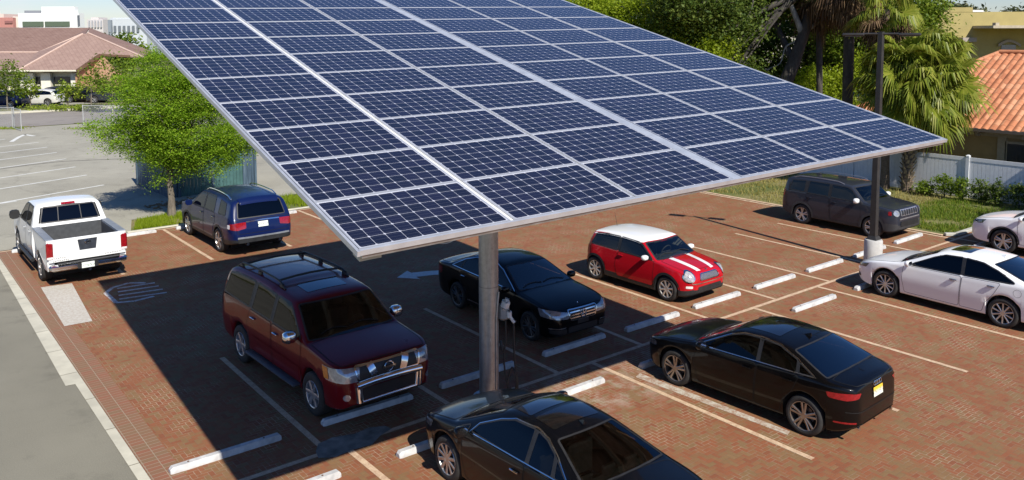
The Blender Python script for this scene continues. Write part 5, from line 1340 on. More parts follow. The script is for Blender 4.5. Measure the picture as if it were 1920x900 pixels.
for sg in (-1, 1):
    mb = MB(); mb.rbox((0, 0, 0), (.58, .30, .09), .03); o = mb.build('lamp_head', M_BRONZE, lp, 40); o.location = ad*sg*.72+Vector((0, 0, 6.58)); o.rotation_euler = (0, 0, math.atan2(ad.y, ad.x))
    mb = MB(); mb.box((0, 0, -.048), (.42, .22, .01)); l = mb.build('lens', M_LENSD, o)
# ---------------------------------------------------------------- plants
def leaf_material(name, stops, trans=.35, rough=.55):
    t = NT(name); g = t.n('ShaderNodeNewGeometry'); o = t.obj()
    big = t.noise(o, .7, 3, .6)
    f = t.m('ADD', t.m('MULTIPLY', g.outputs['Random Per Island'], .65), t.m('MULTIPLY', big, .35))
    c = t.ramp(f, stops); t.set(Base_Color=c, Roughness=rough, Specular_IOR_Level=.25)
    tr = t.n('ShaderNodeBsdfTranslucent'); t.lk(c, tr.inputs[0])
    mx = t.n('ShaderNodeMixShader'); mx.inputs[0].default_value = trans
    t.lk(t.b.outputs[0], mx.inputs[1]); t.lk(tr.outputs[0], mx.inputs[2]); t.lk(mx.outputs[0], t.out.inputs[0]); return t.mat
L_LIME = leaf_material('lime leaves', [(.2, (.24, .33, .014)), (.5, (.30, .39, .020)), (.8, (.37, .44, .030))], .58)
L_SPRING = leaf_material('spring leaves', [(.2, (.20, .36, .022)), (.5, (.28, .44, .030)), (.8, (.37, .50, .045))], .55)
L_MID = leaf_material('mid green leaves', [(.2, (.10, .17, .014)), (.5, (.16, .24, .020)), (.8, (.24, .30, .03))], .5)
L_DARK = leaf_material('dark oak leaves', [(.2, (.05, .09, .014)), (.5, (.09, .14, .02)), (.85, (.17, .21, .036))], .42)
L_YELLOW = leaf_material('yellow green leaves', [(.2, (.17, .26, .02)), (.5, (.27, .35, .03)), (.8, (.35, .40, .05))], .5)
L_OLIVE = leaf_material('olive far leaves', [(.2, (.04, .055, .02)), (.5, (.085, .10, .035)), (.8, (.15, .15, .06))], .3)
L_FROND = leaf_material('palm frond', [(.2, (.12, .17, .016)), (.5, (.23, .28, .03)), (.8, (.34, .35, .06))], .45, .4)
L_DEAD = leaf_material('dead frond', [(.2, (.055, .034, .018)), (.5, (.12, .07, .036)), (.8, (.22, .145, .075))], .2, .8)
L_GRASS = leaf_material('grass blade', [(.2, (.09, .16, .012)), (.5, (.16, .25, .020)), (.8, (.30, .30, .05))], .45)
L_DRY = leaf_material('dry grass blade', [(.2, (.20, .20, .04)), (.5, (.34, .29, .08)), (.8, (.45, .37, .14))], .4)
def bark(name, col, sc=5, stretch=.35):
    t = NT(name); o = t.obj(); v = t.n('ShaderNodeVectorMath', operation='MULTIPLY'); t.lk(o, v.inputs[0]); v.inputs[1].default_value = (sc, sc, sc*stretch)
    a = t.noise(v.outputs[0], 1.5, 6, .7); b = t.noise(o, .8, 3)
    c = t.ramp(a, [(.3, tuple(q*.45 for q in col)), (.5, col), (.72, tuple(min(1, q*1.7) for q in col))])
    t.set(Base_Color=c, Roughness=.9); t.bump(a, .8, .04); return t.mat
B_GREY = bark('grey bark', (.15, .125, .095)); B_DARK = bark('dark bark', (.055, .048, .040)); B_PALM = bark('palm bark', (.13, .095, .065), 6, 2.5); B_DEADW = bark('bleached wood', (.30, .285, .255), 4)

def leaf_quads(P, size, rng, up=.35, aspect=.55, droop=None):
    """N leaf shaped faces at points P"""
    N = len(P); nr = rng.normal(size=(N, 3)); nr[:, 2] = np.abs(nr[:, 2])+up; nr /= np.linalg.norm(nr, axis=1)[:, None]
    a = rng.normal(size=(N, 3)); a -= nr*(a*nr).sum(1)[:, None]; a /= np.linalg.norm(a, axis=1)[:, None]
    b = np.cross(nr, a); s = size*rng.uniform(.55, 1.35, size=(N, 1))
    V = np.empty((N, 4, 3)); V[:, 0] = P-a*s; V[:, 1] = P-b*s*aspect+nr*s*.12; V[:, 2] = P+a*s; V[:, 3] = P+b*s*aspect+nr*s*.12
    return V.reshape(-1, 3)
def quads_mesh(name, V, mat, parent=None, nper=4):
    n = len(V)//nper; me = bpy.data.meshes.new(name); me.vertices.add(len(V)); me.vertices.foreach_set('co', np.ascontiguousarray(V, dtype=np.float32).ravel())
    me.loops.add(len(V)); me.loops.foreach_set('vertex_index', np.arange(len(V), dtype=np.int32))
    me.polygons.add(n); me.polygons.foreach_set('loop_start', np.arange(0, len(V), nper, dtype=np.int32))
    me.materials.append(mat); me.update(calc_edges=True); me.validate()
    return link_mesh(name, me, parent)
def clumps(blob, rng, k, spread, per, flat=.6):
    """points gathered in k tufts spread through an ellipsoid, denser near its skin"""
    c = np.array(blob[:3]); r = np.array(blob[3:6]); out = []; cent = []
    for _ in range(k):
        d = rng.normal(size=3); d /= np.linalg.norm(d); q = c+d*r*rng.uniform(.35, 1.0)**.6
        cent.append(q); m = max(3, int(per*rng.uniform(.5, 1.5))); sp = spread*rng.uniform(.6, 1.4)
        g = rng.normal(size=(m, 3))*sp; g[:, 2] *= flat; out.append(q+g)
    return np.vstack(out), cent
def limb(p0, p1, rng, wob=.12, n=6):
    p0, p1 = np.array(p0, float), np.array(p1, float); L = np.linalg.norm(p1-p0); out = []
    off = rng.normal(size=3)*wob*L
    for i in range(n+1):
        t = i/n; out.append(tuple(p0*(1-t)+p1*t+off*math.sin(t*math.pi)*.5+np.array((0, 0, L*.08*math.sin(t*math.pi)))))
    return out
def tree(name, label, base, trunk, blobs, leaf, mat, barkm, seed, k=40, spread=.35, per=40, rad=.2, cat='tree', group=None, flat=.6, up=.35, limbs=14, aspect=.55):
    rng = np.random.default_rng(seed); root = empty(name, base); tag(root, label, cat, group)
    mb = MB(); tp = [Vector(p) for p in trunk]; n = len(tp)
    mb.tube(tp, [rad*(1.25 if i == 0 else 1)*(1-.55*i/(n-1)) for i in range(n)], 9)
    P = []; cents = []
    tot = sum(b[3]*b[4]*b[5] for b in blobs)
    for b in blobs:
        kk = max(6, int(k*len(blobs)*b[3]*b[4]*b[5]/tot)); p, c = clumps(b, rng, kk, spread, per, flat); P.append(p); cents += [(b, q) for q in c]
    rng.shuffle(cents)
    mains = {}
    for b in blobs:
        st = tp[-1] if n < 3 else tp[rng.integers(max(1, n-3), n)]
        pts = limb(st, b[:3], rng); mb.tube(pts, list(np.linspace(rad*.42, rad*.12, len(pts))), 7); mains[b] = pts
    for b, q in cents[:limbs*len(blobs)]:
        m = mains[b]; st = m[rng.integers(2, len(m))]; pts = limb(st, q, rng, .2, 4); mb.tube(pts, list(np.linspace(rad*.13, rad*.03, len(pts))), 5, cap=False)
    mb.build('trunk', barkm, root, 70)
    quads_mesh('crown', leaf_quads(np.vstack(P), leaf, rng, up, aspect), mat, root)
    return root

# leafy young tree by the blue suv (base 0.05, 19.4)
tree('young_tree', 'bright lime green leafy young tree with a slim trunk behind the blue suv', (.05, 19.39, .02),
    [(0, 0, 0), (.02, 0, .7), (-.03, .02, 1.4), (.05, 0, 2.1), (.1, .05, 3.0)],
    [(-.35, .1, 3.9, 1.35, 1.3, 1.6), (.75, -.2, 3.1, 1.7, 1.4, 1.2), (.2, .2, 5.3, 1.15, 1.15, 1.15), (-1.15, .55, 3.0, 1.1, .8, .75), (1.75, -.7, 2.45, 1.15, .9, .6), (.0, 0, 2.3, .9, .9, .5), (-1.9, 1.1, 3.35, .7, .6, .35), (1.1, -.5, 4.5, 1.1, 1.0, .9), (1.3, -.6, 1.95, 1.2, .8, .45), (-.7, .3, 2.5, .9, .8, .5), (2.2, -.9, 2.9, .8, .7, .6), (-1.35, .75, 4.75, .6, .55, .55), (.15, 0, 1.75, .75, .6, .4), (-.3, .2, 1.35, .5, .4, .25)],
    .038, L_SPRING, B_GREY, 11, k=112, spread=.20, per=78, rad=.135, flat=.45, up=1.3, limbs=22)
rng0 = np.random.default_rng(5)
# live oak with the leaning trunk and the wood behind the canopy
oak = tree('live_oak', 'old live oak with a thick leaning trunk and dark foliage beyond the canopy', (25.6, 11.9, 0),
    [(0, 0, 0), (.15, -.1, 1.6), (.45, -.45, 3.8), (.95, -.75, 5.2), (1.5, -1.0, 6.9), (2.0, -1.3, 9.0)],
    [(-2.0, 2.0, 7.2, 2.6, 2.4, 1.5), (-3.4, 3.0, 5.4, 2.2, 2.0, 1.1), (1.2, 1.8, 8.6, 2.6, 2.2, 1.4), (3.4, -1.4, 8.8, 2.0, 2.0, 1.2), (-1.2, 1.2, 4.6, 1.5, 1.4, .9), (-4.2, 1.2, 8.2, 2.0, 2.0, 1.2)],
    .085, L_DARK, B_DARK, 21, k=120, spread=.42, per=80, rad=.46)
mb = MB(); o0 = Vector((25.6, 11.9, 0))
for P, r in (([(1.35, -.95, 6.5), (1.1, -.6, 7.6), (.7, -.2, 8.8), (.2, .3, 10.2)], .17), ([(1.4, -1.0, 6.7), (2.1, -1.4, 7.4), (2.3, -1.5, 9)], .13), ([(1.3, -.9, 6.3), (.9, -.35, 6.0), (.75, -.15, 5.2), (.45, .3, 4.9), (.2, .6, 4.3)], .045), ([(.9, -.35, 6.0), (1.0, -.4, 5.3)], .03), ([(.45, .3, 4.9), (.3, .55, 4.9)], .02)):
    mb.tube(smooth_path([Vector(p) for p in P], 4), list(np.linspace(r, r*.35, (len(P)-1)*4+1)), 7)
mb.build('bare_branch', B_DEADW, oak, 70)
tree('bushy_tree', 'bright green bushy tree rising behind the upper right panel edge', (22.6, 17.2, 0), [(0, 0, 0), (0, .1, 2), (.1, 0, 4)],
    [(.6, 1.2, 7.2, 2.4, 2.2, 1.6), (1.2, -1.3, 6.4, 2.0, 1.8, 1.5), (-.6, 2.8, 6.4, 2.0, 1.8, 1.3), (.8, -2.2, 5.3, 1.6, 1.4, 1.0), (-.8, 3.8, 8.0, 2.0, 1.8, 1.3)], .078, L_LIME, B_DARK, 31, k=150, spread=.36, per=80, rad=.25)
tree('bushy_tree', 'lighter yellow green tree just left of the old oak above the panels', (22.4, 14.0, 0), [(0, 0, 0), (0, .1, 2), (.1, 0, 3.6)],
    [(.6, .5, 6.6, 1.7, 1.5, 1.5), (.1, -.7, 5.6, 1.4, 1.2, 1.0), (.6, 1.6, 8.2, 1.7, 1.5, 1.2)], .075, L_LIME, B_DARK, 33, k=130, spread=.32, per=70, rad=.2)
tree('understory_tree', 'small light green tree low behind the leaning oak trunk', (29.5, 11.8, 0), [(0, 0, 0), (0, 0, 1.4), (.1, 0, 2.4)],
    [(.2, 0, 3.6, 1.6, 1.6, 1.3), (.6, -1.4, 2.6, 1.2, 1.2, .9), (0, 1.6, 3.0, 1.3, 1.2, 1.0), (1.2, -1.8, 4.6, 1.2, 1.2, .9)], .072, L_LIME, B_DARK, 35, k=80, spread=.3, per=50, rad=.12)
tree('broadleaf_tree', 'mid green tree above the sabal palm, in front of the yellow building', (34.0, 10.2, 0), [(0, 0, 0), (0, 0, 2.5), (.1, 0, 5)],
    [(0, 0, 8.0, 2.2, 2.0, 1.6), (-.6, 2.0, 6.4, 2.0, 1.8, 1.5), (.4, -1.5, 7.4, 1.2, 1.2, 1.2), (0, 3.6, 8.2, 2.2, 2.0, 1.6)], .085, L_MID, B_DARK, 37, k=130, spread=.36, per=76, rad=.22)
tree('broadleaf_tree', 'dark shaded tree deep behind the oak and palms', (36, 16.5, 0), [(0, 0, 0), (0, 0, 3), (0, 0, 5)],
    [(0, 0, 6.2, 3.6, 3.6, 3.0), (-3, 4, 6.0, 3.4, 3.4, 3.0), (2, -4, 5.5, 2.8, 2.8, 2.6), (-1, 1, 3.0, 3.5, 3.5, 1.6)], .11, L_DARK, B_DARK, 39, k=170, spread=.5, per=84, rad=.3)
tree('broadleaf_tree', 'dark tree seen through the gap left of the oak limb', (27, 24, 0), [(0, 0, 0), (0, 0, 3), (0, 0, 5)],
    [(-1, 1.5, 6.0, 3.2, 3.2, 2.6), (-4, 5, 6.4, 3.2, 3.2, 2.6), (-6, 7, 8.6, 3, 3, 2.0), (-1, 0, 3.0, 2.6, 2.6, 1.5)], .10, L_MID, B_DARK, 41, k=150, spread=.44, per=80, rad=.3)
for i, (x, y, h, lab) in enumerate(((70, 34, 7.6, 'rounded olive tree on the skyline left of the roof tank'), (77, 27, 8.4, 'olive tree on the skyline above the yellow parapet'), (80, 19.5, 8.2, 'darker tree at the right end of the skyline'))):
    tree('skyline_tree', lab, (x, y, 0), [(0, 0, 0), (0, 0, 4), (0, 0, 6)], [(0, 0, h-1.0, 4.0, 4.0, 2.0), (1.5, 3.5, h-2.2, 3.6, 3.4, 2.2), (-1, -3.0, h-2.6, 3, 3, 2)], .20, L_OLIVE, B_DARK, 50+i, k=130, spread=.55, per=60, rad=.3, group='trees on the right skyline')
# off to the right, its shade falls on the lawn and the white suv
tree('broadleaf_tree', 'broad green tree right of the lawn, outside the photo', (25.5, -8.0, 0), [(0, 0, 0), (0, 0, 2.5), (.1, 0, 4)],
    [(-.5, 0, 6.0, 2.2, 2.2, 1.5), (-2.8, 1.2, 5.2, 2.0, 1.8, 1.1), (.8, 2.0, 5.6, 1.8, 1.8, 1.2), (-1.0, -1.6, 6.4, 2.0, 2.0, 1.2)], .16, L_MID, B_DARK, 61, k=55, spread=.42, per=30, rad=.25)
# shaded understory beyond the fence that reads as one mass
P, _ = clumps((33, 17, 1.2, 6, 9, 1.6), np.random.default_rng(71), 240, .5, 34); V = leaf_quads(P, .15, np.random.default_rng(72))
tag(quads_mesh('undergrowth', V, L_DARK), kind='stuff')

# palms
def palm(name, label, base, h, lean, n, crown_r, seed, boots=True, dead=14, group=None, mat=None, rad=.20, lo=-55, petiole=1.0, blade=.95, barkm=None):
    rng = np.random.default_rng(seed); root = empty(name, base); tag(root, label, 'palm', group)
    mb = MB(); pts = [Vector((lean[0]*t**1.5, lean[1]*t**1.5, h*t)) for t in np.linspace(0, 1, 9)]
    mb.tube(pts, [rad*(1.25 if i == 0 else 1.0) for i in range(9)], 12)
    mb.build('trunk', barkm or B_PALM, root, 60)
    if boots:
        mb = MB(); k = 0; z = .12
        while z < h-.05:
            t = z/h; c = Vector((lean[0]*t**1.5, lean[1]*t**1.5, z))
            for j in range(3):
                a = k*.9+j*2.094; d = Vector((math.cos(a), math.sin(a), 0)); s = Vector((-d.y, d.x, 0))
                b0 = c+d*rad*.85; tip = c+d*(rad+.11)+Vector((0, 0, .17)); w = .075
                q = s*.10
                mb.add([b0-s*w, b0+s*w, tip+s*w*.5+q, tip-s*w*.5+q, b0-s*w-Vector((0, 0, .07)), b0+s*w-Vector((0, 0, .07))], [(0, 1, 2, 3), (4, 5, 1, 0), (5, 4, 3, 2), (4, 0, 3), (5, 2, 1)])
            z += .085; k += 1
        mb.build('boots', B_PALM2, root)
    top = pts[-1]
    def fronds(cnt, elo, ehi, droop, L, bl, name, m, leafs=28):
        V = []; st = MB()
        for i in range(cnt):
            az = i*2.39996+rng.uniform(-.3, .3); el = R(min(86, ehi-(ehi-elo)*rng.uniform(0, 1)**.85+rng.uniform(-9, 9))); pl = L*rng.uniform(.55, 1.15)
            d = Vector((math.cos(az)*math.cos(el), math.sin(az)*math.cos(el), math.sin(el))); side = Vector((-math.sin(az), math.cos(az), 0)); upv = side.cross(d)*-1
            if upv.z < 0: upv = -upv
            c0 = top+Vector((0, 0, rng.uniform(-.35, .15))); hub = c0+d*pl+Vector((0, 0, -droop*.25*pl))
            st.tube([c0, c0.lerp(hub, .5)+Vector((0, 0, .06)), hub], [.022, .018, .012], 4, cap=False)
            tw = rng.uniform(-.05, .30); ro = rng.normal()*.75; side, upv = side*math.cos(ro)+upv*math.sin(ro), upv*math.cos(ro)-side*math.sin(ro); dr = droop*rng.uniform(.5, 1.5)
            for q in range(leafs):
                f = (q+.5)/leafs*2-1; an = f*1.9; ld = (d*math.cos(an)+side*math.sin(an)).normalized(); ll = bl*(1-.25*abs(f))*rng.uniform(.85, 1.1)
                fold = upv*(abs(f)*tw); w = .030*bl/.95*rng.uniform(.7, 1.3)
                m1 = hub+ld*ll*.55+fold*ll-Vector((0, 0, dr*.12*ll)); e1 = hub+ld*ll*(.95-.25*dr)+fold*ll*.6-Vector((0, 0, (.12+dr*.6)*ll*rng.uniform(.6, 1.2)))
                sd = ld.cross(upv).normalized()
                V += [hub-sd*w*.3, hub+sd*w*.3, m1+sd*w, m1-sd*w, m1-sd*w, m1+sd*w, e1+sd*w*.2, e1-sd*w*.2]
        quads_mesh(name, np.array([tuple(v) for v in V]), m, root)
        st.build('petioles', m, root)
    if n: fronds(n, lo, 78, .55, petiole*crown_r, blade*crown_r, 'fronds', mat or L_FROND)
    if dead: fronds(dead, -82, lo+5, .9, petiole*crown_r*.8, blade*crown_r*.9, 'dead_fronds', L_DEAD, 18)
    return root
B_PALM2 = bark('palm boots', (.26, .205, .135), 7, 1)
palm('sabal_palm', 'sabal palm with criss cross trunk and full drooping crown before the tiled roof', (25.5, 4.97, .02), 5.0, (.15, -.25), 230, 1.66, 81, dead=60, lo=-66, blade=.74)
palm('cabbage_palm', 'palm with a long skirt of dead brown fronds directly behind the lamp post arms', (26.6, 8.35, .02), 9.2, (.2, .2), 14, 1.2, 83, boots=False, dead=70, rad=.24, lo=-20, barkm=B_DARK)
palm('cabbage_palm', 'smooth brown trunked palm between the old oak and the skirted palm', (27.6, 10.3, .02), 8.8, (.3, .5), 12, 1.2, 85, boots=False, dead=50, rad=.15, lo=-20, barkm=B_DARK)
palm('cabbage_palm', 'straight brown trunked palm just left of the criss cross trunked palm', (25.4, 5.86, .02), 7.6, (.1, .3), 22, 1.1, 87, boots=False, dead=26, rad=.17, lo=-30)

# shrubs along the white fence
for i, (u, v, h, m) in enumerate(((25.25, 4.1, .55, 0), (25.3, 3.35, 1.0, 0), (25.2, 2.6, .9, 0), (25.3, 1.95, .85, 1), (25.25, 1.3, 1.0, 1), (25.3, .6, .95, 1), (25.2, -.1, 1.0, 1), (25.3, -.8, 1.0, 1))):
    labs = ['lowest sparse shrub at the palm end of the fence row', 'tallest bright green shrub left of the white fence post', 'bright shrub right under the white fence post', 'first dark shrub right of the white fence post', 'second dark shrub right of the white fence post', 'third dark shrub right of the white fence post', 'dark shrub in front of the fence above the white suv bonnet', 'shrub at the right frame edge by the fence']
    tree('shrub', labs[i], (u, v, .03), [(0, 0, 0), (.02, 0, .12), (0, .02, .25*h)], [(0, 0, h*.5, .30, .36, h*.45), (.05, .12, h*.75, .2, .22, h*.25)], .05, (L_MID if m == 0 else L_DARK), B_DARK, 90+i, k=22, spread=.10, per=22, rad=.03, cat='shrub', group='shrubs along the white fence', limbs=5)
# grass
def grass(name, poly, n, h, mat, seed, dens=None, z=.02):
    rng = np.random.default_rng(seed); xs = [p[0] for p in poly]; ys = [p[1] for p in poly]; P = []
    while len(P) < n:
        x, y = rng.uniform(min(xs), max(xs)), rng.uniform(min(ys), max(ys))
        if inside((x, y), poly) and (math.sin(x*1.7+1)*math.sin(y*1.3)+math.sin(x*3.1+y*2.3)*.6+rng.uniform(-1, 1) > -.5): P.append((x, y, z))
    P = np.array(P); N = len(P); a = rng.uniform(0, 6.28, N); w = .012*np.ones(N)*rng.uniform(.7, 1.6, N); hh = h*rng.uniform(.4, 1.3, N)
    s = np.stack([np.cos(a)*w, np.sin(a)*w, 0*a], 1); le = np.stack([rng.normal(size=N)*.35*hh, rng.normal(size=N)*.35*hh, hh], 1)
    V = np.empty((N, 3, 3)); V[:, 0] = P-s; V[:, 1] = P+s; V[:, 2] = P+le
    return tag(quads_mesh(name, V.reshape(-1, 3), mat, None, 3), kind='stuff')
grass('dry_grass', [(19.1, 1.8), (25.6, 3.5), (25.6, 12), (19.1, 14)], 9000, .12, L_DRY, 101, z=.03)
grass('green_grass', [(19.2, .4), (25.2, .4), (25.4, 3.0), (19.4, 4.0)], 9000, .12, L_GRASS, 102, z=.03)
grass('verge_grass', [(-1.6, 18.0), (1.3, 18.0), (1.3, 19.9), (.2, 19.8), (-1.1, 19.6)], 5000, .14, L_LIMEG if 'L_LIMEG' in globals() else L_LIME, 103)
grass('verge_grass', [(2.2, 18.0), (7.5, 18.0), (7.5, 20.6), (3.0, 20.2)], 6000, .20, L_LIME, 104)
S_ = Vector((.784, -.6207, 0)); F_ = Vector((.6207, .784, 0))
def at(px, py, dep):
    """a point seen at (px, py) of the 1920 wide photo, dep metres ahead"""
    d = _r2*((px-960)/F_PX)+_d2*((py-CY_PX)/F_PX)+_f
    return CAM+d*dep
def gp(px, dep):
    p = at(px, 64, dep); return Vector((p.x, p.y, 0))
AZ = math.atan2(S_.y, S_.x)
# ---------------------------------------------------------------- white vinyl fence and the tiled house on the right
M_VINYL = simple('white vinyl', (.66, .67, .68), .45, var=.06)
fe = empty('vinyl_fence', (26.0, 2.79, 0)); tag(fe, 'white vinyl privacy fence with capped posts in front of the tiled house', 'fence')
for k in range(-3, 6):
    y = k*2.44
    mb = MB(); mb.box((0, y, .86), (.13, .13, 1.72)); mb.build('post', M_VINYL, fe); mb = MB(); mb.box((0, y, 1.745), (.15, .15, .05), taper=.4); mb.build('post_cap', M_VINYL, fe)
    if k == 5: continue
    for zz in (1.60, .12): mb = MB(); mb.box((0, y+1.22, zz), (.05, 2.30, .14)); mb.build('rail', M_VINYL, fe)
    mb = MB(); n = 15; w = 2.30/n
    for j in range(n): mb.box((.0, y+.07+w*(j+.5), .86), (.024, w-.008, 1.36))
    mb.build('board_panel', M_VINYL, fe)
def tile_roof_mat(name, stops, uneven=.32):
    t = NT(name); o = t.obj(); a = t.noise(o, 7, 4, .7); b = t.noise(o, .8, 4)
    sx = t.n('ShaderNodeSeparateXYZ'); t.lk(o, sx.inputs[0])
    row = t.m('LESS_THAN', t.m('FRACT', t.m('MULTIPLY', sx.outputs[0], 2.7)), .12)
    cv = t.n('ShaderNodeCombineXYZ'); t.lk(t.m('FLOOR', t.m('MULTIPLY', sx.outputs[0], 2.7)), cv.inputs[0]); t.lk(t.m('FLOOR', t.m('MULTIPLY', sx.outputs[1], 3.33)), cv.inputs[1])
    wz = t.n('ShaderNodeTexWhiteNoise', noise_dimensions='2D'); t.lk(cv.outputs[0], wz.inputs['Vector'])
    c = t.ramp(t.m('ADD', t.m('ADD', t.m('MULTIPLY', a, .4), t.m('MULTIPLY', b, .3)), t.m('MULTIPLY', wz.outputs[0], uneven)), stops)
    t.set(Base_Color=t.mix(t.m('MULTIPLY', row, .35), c, tuple(q*.45 for q in stops[0][1])), Roughness=.8); return t.mat
M_TERRA = tile_roof_mat('terracotta tiles', [(.3, (.36, .125, .055)), (.5, (.50, .19, .085)), (.7, (.58, .28, .15))])
M_OCHRE = simple('ochre stucco', (.30, .215, .10), .9, var=.10, scale=2.5, bump=.2); M_OLIVE = simple('olive yellow stucco', (.36, .295, .115), .9, var=.08, scale=1.5, bump=.2)
M_TRIMC = simple('tan trim', (.33, .28, .20), .8, var=.1); M_WINDOW = simple('dark window glass', (.015, .018, .022), .06, var=.3, coat=1)
ho = empty('tiled_house', (29, 2, 0)); tag(ho, 'single storey ochre house with an orange barrel tile roof behind the white fence', 'house')
mb = MB(); mb.box((3.5, -1.0, 1.25), (7.0, 16.0, 2.5)); mb.build('wall', M_OCHRE, ho)
mb = MB(); 
for y in (6.5, .70, -5.2): mb.box((-.04, y, 1.25), (.10, .34, 2.42))
mb.box((-.05, -1.0, 2.38), (.12, 15.8, .26)); 
for y in (5.2, 3.4, 1.6, -.2, -2): mb.box((-.2, y, 2.36), (.32, .14, .22), taper=.8)
mb.build('trim', M_TRIMC, ho)
for y in (.02, -3.0):
    mb = MB(); mb.box((-.095, y, 1.35), (.02, .92, 1.32)); w = mb.build('window', M_WINDOW, ho)
    mb = MB(); mb.box((-.05, y, 1.35), (.08, 1.1, 1.5)); mb.build('frame', M_TRIMC, w)
def tiled_slope(name, E0, E1, T0, T1, mat, parent, pitch=.30, amp=.055):
    """barrel tile slope between the eave E0-E1 and the top edge T0-T1"""
    E0, E1, T0, T1 = map(Vector, (E0, E1, T0, T1)); L = (E1-E0).length; n = int(L/pitch)*6; nr = 10
    nn = (E1-E0).cross(T0-E0).normalized(); nn = nn if nn.z > 0 else -nn
    vs = []; fs = []
    for r in range(nr+1):
        t = r/nr
        for i in range(n+1):
            s = i/n; p = E0.lerp(E1, s)
            # straight down the slope: each rib keeps its place along the eave, clipped by the hips
            a = (T0-E0).dot(E1-E0)/L/L; b = (T1-E0).dot(E1-E0)/L/L
            top = 1.0 if a <= s <= b else (s/a if s < a else (1-s)/max(1e-6, 1-b)); top = max(0, min(1, top))
            up = (T0-E0)-(E1-E0)*a
            vs.append(p+up*t*top+nn*(abs(math.sin(i/6*math.pi))*amp))
    for r in range(nr):
        for i in range(n): q = r*(n+1)+i; fs.append((q, q+1, q+n+2, q+n+1))
    mb = MB(); mb.add(vs, fs); o = mb.build(name, mat, parent, 40)
    if o.data.polygons[len(fs)//2].normal.z < 0: o.data.flip_normals()
    return o
roof = tiled_slope('roof', (-.65, 8.0, 2.58), (-.65, -9.5, 2.58), (5.1, 3.0, 5.66), (5.1, -4.5, 5.66), M_TERRA, ho)
tiled_slope('roof_hip', (7.9, 8.0, 2.58), (-.65, 8.0, 2.58), (5.1, 3.0, 5.66), (5.0999, 3.0, 5.66), M_TERRA, ho)
mb = MB(); mb.box((-.68, -.75, 2.54), (.10, 17.4, .12)); mb.build('gutter', simple('dark gutter', (.12, .10, .085), .6), ho)
mb = MB(); mb.tube([(5.1, 3.0, 5.70), (5.1, -4.5, 5.70)], .12, 8); mb.tube([(-.6, 7.95, 2.66), (5.1, 3.0, 5.70)], .10, 8); mb.build('ridge_tiles', M_TERRA, ho, 60)
# two storey yellow building behind it
yb = empty('yellow_building', (0, 0, 0)); tag(yb, 'flat roofed olive yellow two storey building behind the tiled roof', 'building')
YD = 60.0
def yblock(name, x0, x1, yt, ybm, mat, out=0.0, depth=.1, parent=None):
    p0, p1 = gp(x0, YD-out), gp(x1, YD-out); c = (p0+p1)/2+F_*depth/2; h = at(0, yt, YD).z; z0 = 0 if ybm is None else at(0, ybm, YD).z
    mb = MB(); mb.box((c.x, c.y, (h+z0)/2), ((p1-p0).length, depth, h-z0), AZ); return mb.build(name, mat, parent or yb)
yw = yblock('wall', 1758, 2150, 28, None, M_OLIVE, 0, 12)
yblock('raised_parapet', 1775, 1822, 19.5, 28.2, M_OLIVE, .02, 1.2); yblock('pale_flashing', 1822, 1842, 24.5, 28.2, simple('bright flashing', (.75, .73, .70), .5), .03, .8)
yblock('balcony_roof', 1862, 2150, 54, 59, simple('pale parapet', (.42, .36, .26), .8), 2.6, 2.6); yblock('scupper', 1866, 1873, 49, 54.1, simple('pale parapet', (.42, .36, .26), .8), 2.4, .4)
wn_ = yblock('window', 1879, 1906, 90, 135, simple('pale window', (.20, .20, .25), .2, coat=1), .06, .1)
for k in range(7):
    t0, t1 = k/7, (k+1)/7; f0 = lambda t: (1872+42*t, 88-9*math.sin(math.pi*t))
    (xa, ya), (xb, yb_) = f0(t0), f0(t1); p = [at(xa, ya, YD-.12), at(xb, yb_, YD-.12), at(xb, yb_-5, YD-.12), at(xa, ya-5, YD-.12)]
    if k == 0: mbw = MB()
    mbw.add(p+[q+F_*.12 for q in p], [(0, 1, 2, 3), (2, 3, 7, 6)[::-1], (0, 1, 5, 4)[::-1]])
mbw.build('window_arch', simple('grey trim', (.34, .29, .25), .8), wn_)
yblock('awning', 1806, 1832, 76, 84, simple('grey trim', (.34, .29, .25), .8), .5, .5)
# pale house glimpsed through the oak
ph = empty('pale_house', (41, 27, 0)); tag(ph, 'pale house glimpsed through the gaps in the oak foliage', 'house')
mb = MB(); mb.box((0, 0, 3.4), (8, 9, 6.8)); mb.build('wall', simple('cream siding', (.58, .54, .46), .8), ph)
mb = MB(); mb.add([(-4.4, -4.9, 6.8), (4.4, -4.9, 6.8), (4.4, 4.9, 6.8), (-4.4, 4.9, 6.8), (0, -3, 9.2), (0, 3, 9.2)], [(0, 1, 4), (1, 2, 5, 4), (2, 3, 5), (3, 0, 4, 5), (3, 2, 1, 0)]); mb.build('roof', simple('grey shingle', (.22, .21, .20), .9), ph)
for y in (-2.6, 0, 2.6):
    for z in (2, 5): mb = MB(); mb.box((-4.02, y, z), (.06, 1.0, 1.4)); mb.build('window', M_WINDOW, ph)

